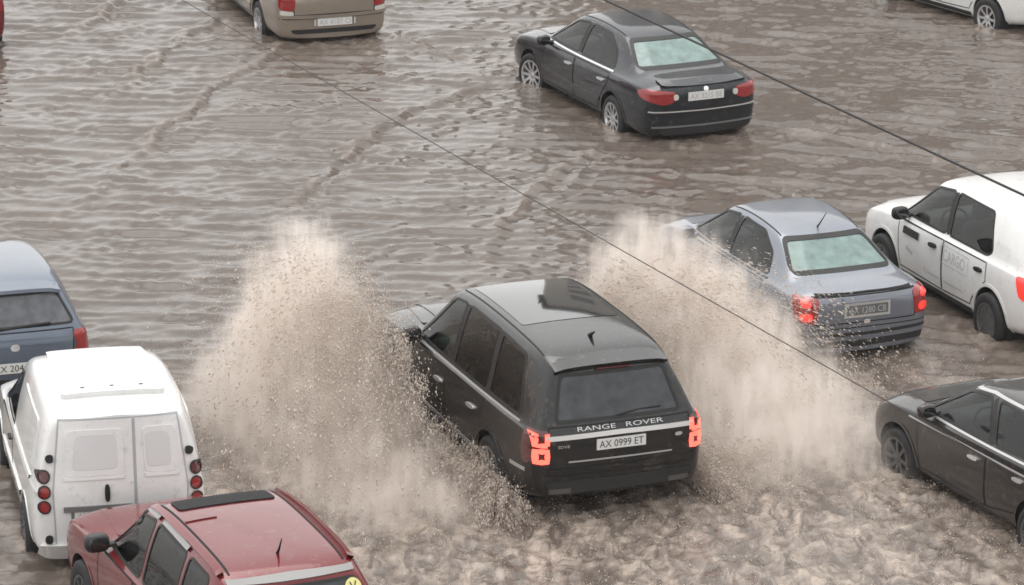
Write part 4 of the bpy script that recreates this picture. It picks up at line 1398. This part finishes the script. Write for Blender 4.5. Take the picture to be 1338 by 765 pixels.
# ------------------------------------------------------------------ spray
m, nt, b = new_mat('muddy_spray')
b.inputs['Base Color'].default_value = (.88, .80, .73, 1)
b.inputs['Roughness'].default_value = .45
tl = nt.nodes.new('ShaderNodeBsdfTranslucent'); tl.inputs['Color'].default_value = (.90, .83, .77, 1)
ms = nt.nodes.new('ShaderNodeMixShader'); ms.inputs[0].default_value = .55
nt.links.new(b.outputs[0], ms.inputs[1]); nt.links.new(tl.outputs[0], ms.inputs[2])
nt.links.new(ms.outputs[0], nt.nodes['Material Output'].inputs['Surface'])
M['spray'] = m
TET = np.array([(1, 1, 1), (1, -1, -1), (-1, 1, -1), (-1, -1, 1)]) / 1.5
def drops(name, P, r, label, D=None, k=1.0):
    n = len(P)
    rg = np.random.default_rng(n)
    q = rg.normal(size=(n, 4)); q /= np.linalg.norm(q, axis=1)[:, None]
    w, x, y, z = q.T
    Rm = np.stack([1 - 2 * (y * y + z * z), 2 * (x * y - z * w), 2 * (x * z + y * w), 2 * (x * y + z * w), 1 - 2 * (x * x + z * z), 2 * (y * z - x * w),
                   2 * (x * z - y * w), 2 * (y * z + x * w), 1 - 2 * (x * x + y * y)], 1).reshape(n, 3, 3)
    T = np.einsum('nij,kj->nki', Rm, TET) * r[:, None, None]
    if D is not None:       # drawn out along the flight path
        T = T + D[:, None, :] * np.einsum('nki,ni->nk', T, D)[:, :, None] * (np.reshape(k, (-1, 1, 1)) - 1)
    V = (P[:, None, :] + T).reshape(-1, 3)
    F = (np.arange(n)[:, None, None] * 4 + np.array([(0, 1, 2), (0, 3, 1), (0, 2, 3), (1, 3, 2)])[None]).reshape(-1, 3)
    o = fast_mesh(name, V, F, M['spray'], smooth=True)
    return tag(o, label, 'splash', kind='stuff')

def local_dir(root, D):
    a = root.rotation_euler.z
    c, s_ = math.cos(a), math.sin(a)
    D = np.stack([D[:, 0] * c - D[:, 1] * s_, D[:, 0] * s_ + D[:, 1] * c, D[:, 2]], 1)
    return D / (np.linalg.norm(D, axis=1)[:, None] + 1e-9)
def local(root, P):
    a = root.rotation_euler.z
    c, s_ = math.cos(a), math.sin(a)
    return np.stack([root.location.x + P[:, 0] * c - P[:, 1] * s_, root.location.y + P[:, 0] * s_ + P[:, 1] * c, P[:, 2]], 1)
suv = bpy.data.objects['black_off_roader']
def plume(n, nl, seed, x0r, wr, ur, vr, side, y0=.92, spread=1.0):
    """drops thrown sideways and up by the wheels, caught in flight; nl shared strands give streaks"""
    rg = np.random.default_rng(seed)
    def params(k):
        x0 = rg.uniform(*x0r, k)
        w = wr[0] + (wr[1] - wr[0]) * rg.beta(1.6, 1.5, k)
        u = w * rg.uniform(*ur, k)
        v = rg.uniform(*vr, k) + .18 * w * rg.random(k)
        tf = (w + np.sqrt(w * w + 2 * 9.8 * .05)) / 9.8
        t = tf * rg.beta(1.5, 1.25, k)
        return x0, w, u, v, t
    a = params(n)
    li = rg.integers(0, nl, int(n * .72))
    b_ = [q[li] for q in params(nl)]
    k = len(li)
    jit = lambda q, s_: q * (1 + s_ * rg.normal(size=k))
    b_ = [b_[0] + rg.normal(size=k) * .015, jit(b_[1], .015), jit(b_[2], .03), jit(b_[3], .03), np.abs(b_[4] + rg.normal(size=k) * .05)]
    x0, w, u, v, t = [np.concatenate([p[:n - k], q]) for p, q in zip(a, b_)]
    drag = 1 - .18 * t
    P = np.stack([x0 - v * t * drag, side * (y0 + u * t * drag), .16 + w * t - 4.9 * t * t], 1)
    P += rg.normal(size=P.shape) * .018
    r = .0024 * np.exp(rg.normal(size=n) * .62) * (1 + 1.2 * (rg.random(n) < .05))
    D = np.stack([-v, side * u, w - 9.8 * t], 1)
    ok = (P[:, 2] > .12)
    return P[ok], np.clip(r[ok], .0014, .011), D[ok]
P, r, D = plume(150000, 1500, 3, (.4, 2.1), (1.6, 6.7), (.15, .50), (.0, 3.4), 1, y0=1.08)
P2, r2, D2 = plume(46000, 450, 5, (-2.1, .4), (.9, 3.3), (.02, .6), (.3, 2.0), 1, y0=.96)
drops('water_splash', local(suv, np.concatenate([P, P2])), np.concatenate([r, r2]) * 1.0, 'tall plume of tan spray thrown off the driver side of the black off-roader', local_dir(suv, np.concatenate([D, D2])), 3.4)
P, r, D = plume(150000, 1500, 4, (.7, 2.35), (1.6, 5.6), (.12, .75), (.0, 2.8), -1)
P2, r2, D2 = plume(20000, 300, 6, (-1.9, -1.2), (.9, 3.4), (.05, .7), (.3, 2.4), -1, y0=.95)
drops('water_splash', local(suv, np.concatenate([P, P2])), np.concatenate([r, r2]) * 1.0, 'wall of tan spray between the black off-roader and the silver-blue saloon', local_dir(suv, np.concatenate([D, D2])), 3.4)

# flecks and short jets leaping from the beaten water behind the off-roader
rg = np.random.default_rng(31)
cand = rg.random((400000, 2)) * [9.5, 9.5] + [-4.2, 35.6]
ci = np.clip(((cand[:, 0] - X0) / DX).astype(int), 0, nx - 1); cj = np.clip(((cand[:, 1] - Y0) / DX).astype(int), 0, ny - 1)
dens = churn[ci, cj] * np.clip(.35 + .5 * t1[ci, cj] + .35 * t2[ci, cj], 0, 1)
sel = rg.random(len(cand)) < dens * .22
cand, ci, cj = cand[sel], ci[sel], cj[sel]
zz = WATER_Z + h[ci, cj] + rg.exponential(.035, len(cand))
drops('water_flecks', np.stack([cand[:, 0], cand[:, 1], zz], 1), np.clip(.0042 * np.exp(rg.normal(size=len(cand)) * .5), .002, .014), 'tan foam flecks leaping from the churned water behind the black off-roader')
def curve_node(nt, pts):
    n = nt.nodes.new('ShaderNodeFloatCurve')
    c = n.mapping.curves[0]
    c.points[0].location = pts[0]
    c.points[1].location = pts[-1]
    for p in pts[1:-1]:
        c.points.new(*p)
    n.mapping.update()
    return n
def mist(parent_name, side, HX, GU, x0, x1, u1, dens, seed):
    """fine airborne spray: a closed lumpy body of scattering air in the off-roader's frame"""
    nX, nU = 40, 24
    rg = np.random.default_rng(seed)
    bx = np.linspace(x0, x1, nX); bu = np.linspace(0, u1, nU)
    hx = np.interp((bx - x0) / (x1 - x0), *zip(*HX)); gu = np.interp(bu / u1, *zip(*GU))
    top = hx[:, None] * gu[None, :] * 1.12 + .30
    top[0, :] = top[-1, :] = .16; top[:, -1] = .16
    V = [(x, side * (.93 + u), top[i, j]) for i, x in enumerate(bx) for j, u in enumerate(bu)]
    n = len(V)
    V += [(x, side * (.93 + u), .10) for x in bx for u in bu]
    F = []
    for i in range(nX - 1):
        for j in range(nU - 1):
            a = i * nU + j
            F.append((a, a + nU, a + nU + 1, a + 1)); F.append((n + a, n + a + 1, n + a + nU + 1, n + a + nU))
    rim = [i * nU for i in range(nX)] + [(nX - 1) * nU + j for j in range(1, nU)] + [i * nU + nU - 1 for i in range(nX - 2, -1, -1)] + [j for j in range(nU - 2, 0, -1)]
    for k in range(len(rim)):
        a, b_ = rim[k], rim[(k + 1) % len(rim)]
        F.append((a, b_, n + b_, n + a))
    m = bpy.data.materials.new('spray_mist')
    m.use_nodes = True
    nt = m.node_tree; nt.nodes.clear(); N = nt.nodes.new; Lk = nt.links.new
    out = N('ShaderNodeOutputMaterial'); pv = N('ShaderNodeVolumePrincipled')
    pv.inputs['Color'].default_value = (.968, .912, .862, 1)
    pv.inputs['Anisotropy'].default_value = .1
    Lk(pv.outputs[0], out.inputs['Volume'])
    tc = N('ShaderNodeTexCoord'); sx = N('ShaderNodeSeparateXYZ'); Lk(tc.outputs['Object'], sx.inputs[0])
    def math_(op, a, b_=None, clamp=False):
        q = N('ShaderNodeMath'); q.operation = op; q.use_clamp = clamp
        for k, v in enumerate((a, b_)):
            if v is None: continue
            if isinstance(v, (int, float)): q.inputs[k].default_value = v
            else: Lk(v, q.inputs[k])
        return q.outputs[0]
    xn = math_('DIVIDE', math_('SUBTRACT', sx.outputs['X'], x0), x1 - x0)
    un = math_('DIVIDE', math_('SUBTRACT', math_('MULTIPLY', sx.outputs['Y'], side), .93), u1)
    cx = curve_node(nt, [(p, q / 3) for p, q in HX]); Lk(xn, cx.inputs['Value'])
    cu = curve_node(nt, GU); Lk(un, cu.inputs['Value'])
    zt = math_('MULTIPLY', math_('MULTIPLY', cx.outputs[0], 3.0), cu.outputs[0])
    n1 = N('ShaderNodeTexNoise'); n1.inputs['Scale'].default_value = 2.6; n1.inputs['Detail'].default_value = 5; n1.inputs['Roughness'].default_value = .62
    Lk(tc.outputs['Object'], n1.inputs['Vector'])
    zt = math_('ADD', zt, math_('MULTIPLY', math_('SUBTRACT', n1.outputs['Fac'], .5), 1.9))
    d = math_('DIVIDE', math_('SUBTRACT', zt, math_('SUBTRACT', sx.outputs['Z'], .14)), .55, clamp=True)
    d = math_('MULTIPLY', d, d)
    # thin out at the open ends
    ex = math_('MULTIPLY', math_('MULTIPLY', xn, 6.0, True), math_('MULTIPLY', math_('SUBTRACT', 1.0, xn), 9.0, True), True)
    eu = math_('MULTIPLY', math_('SUBTRACT', 1.0, un), 3.0, True)
    n2 = N('ShaderNodeTexNoise'); n2.inputs['Scale'].default_value = 6; n2.inputs['Detail'].default_value = 5; n2.inputs['Roughness'].default_value = .7
    mp = N('ShaderNodeMapping'); mp.inputs['Rotation'].default_value = (R(-24 * side), R(-18), 0); mp.inputs['Scale'].default_value = (1.5, 1.5, .28)
    Lk(tc.outputs['Object'], mp.inputs['Vector']); Lk(mp.outputs[0], n2.inputs['Vector'])
    g = N('ShaderNodeMapRange'); g.inputs['From Min'].default_value = .42; g.inputs['From Max'].default_value = .63; g.inputs['To Min'].default_value = .0; g.inputs['To Max'].default_value = 1.9
    Lk(n2.outputs['Fac'], g.inputs['Value'])
    d = math_('MULTIPLY', math_('MULTIPLY', math_('MULTIPLY', d, ex), eu), g.outputs[0])
    Lk(math_('MULTIPLY', d, dens), pv.inputs['Density'])
    o = mk('mist', V, F, m, None)
    bm = bmesh.new(); bm.from_mesh(o.data); bmesh.ops.recalc_face_normals(bm, faces=bm.faces[:]); bm.to_mesh(o.data); bm.free()
    o['kind'] = 'stuff'
    o.parent = parent_name
    o.location = suv.location; o.rotation_euler = suv.rotation_euler
    return o
HXL = [(0, .45), (.25, .85), (.5, 1.3), (.66, 1.9), (.78, 2.35), (.88, 2.3), (1, .4)]
GUL = [(0, .10), (.12, .28), (.24, .85), (.34, 1.0), (.48, .93), (.62, .66), (.80, .32), (1, .0)]
spl = [o for o in bpy.data.objects if o.name.startswith('water_splash')]
spl.sort(key=lambda o: o.name)
mist(spl[0], 1, HXL, GUL, -2.6, 2.5, 2.7, 6.2, 1)
HXR = [(0, .45), (.25, .95), (.5, 1.35), (.72, 1.8), (.86, 2.05), (1, .6)]
GUR = [(0, .30), (.10, .62), (.28, 1.0), (.52, .86), (.78, .50), (1, .0)]
mist(spl[1], -1, HXR, GUR, -2.9, 2.5, 3.2, 3.1, 2)

# ------------------------------------------------------------------ rain haze
m = bpy.data.materials.new('rain_haze')
m.use_nodes = True
nt = m.node_tree; nt.nodes.clear()
out_ = nt.nodes.new('ShaderNodeOutputMaterial'); pv = nt.nodes.new('ShaderNodeVolumePrincipled')
pv.inputs['Color'].default_value = (.97, .97, .97, 1)
pv.inputs['Density'].default_value = .00025
nt.links.new(pv.outputs[0], out_.inputs['Volume'])
hz = mk('haze', *box(-950, 950, -950, 1000, -1.0, 25.0), m, None, smooth=False)
tag(hz, 'thin grey veil of rain in the air over the street', 'haze', kind='stuff')

# ------------------------------------------------------------------ overhead cables
def cable(a, b, r, sag, label):
    a, b = Vector(a), Vector(b)
    pts = []
    for i in range(41):
        t = i / 40
        p = a.lerp(b, t)
        p.z -= sag * 4 * t * (1 - t)
        pts.append(p)
    o = mk('overhead_cable', *tube(pts, r, 8), M['cable'])
    return tag(o, label, 'cable', 'cables strung across the street')
def through(a, b, lo, hi):
    d = [b[i] - a[i] for i in range(3)]
    return [a[i] + d[i] * lo for i in range(3)], [a[i] + d[i] * hi for i in range(3)]
p, q = through((.83, 36.82, 6.0), (3.81, 30.24, 6.0), -6.0, 3.6)
cable(p, q, .0105, 0.0, 'thin black overhead cable passing above the charcoal saloon and white estate')
p, q = through((-1.75, 34.22, 6.0), (2.38, 25.31, 6.0), -4.5, 2.2)
cable(p, q, .0036, 0.0, 'thin black overhead cable passing above the spray and the silver-blue saloon')
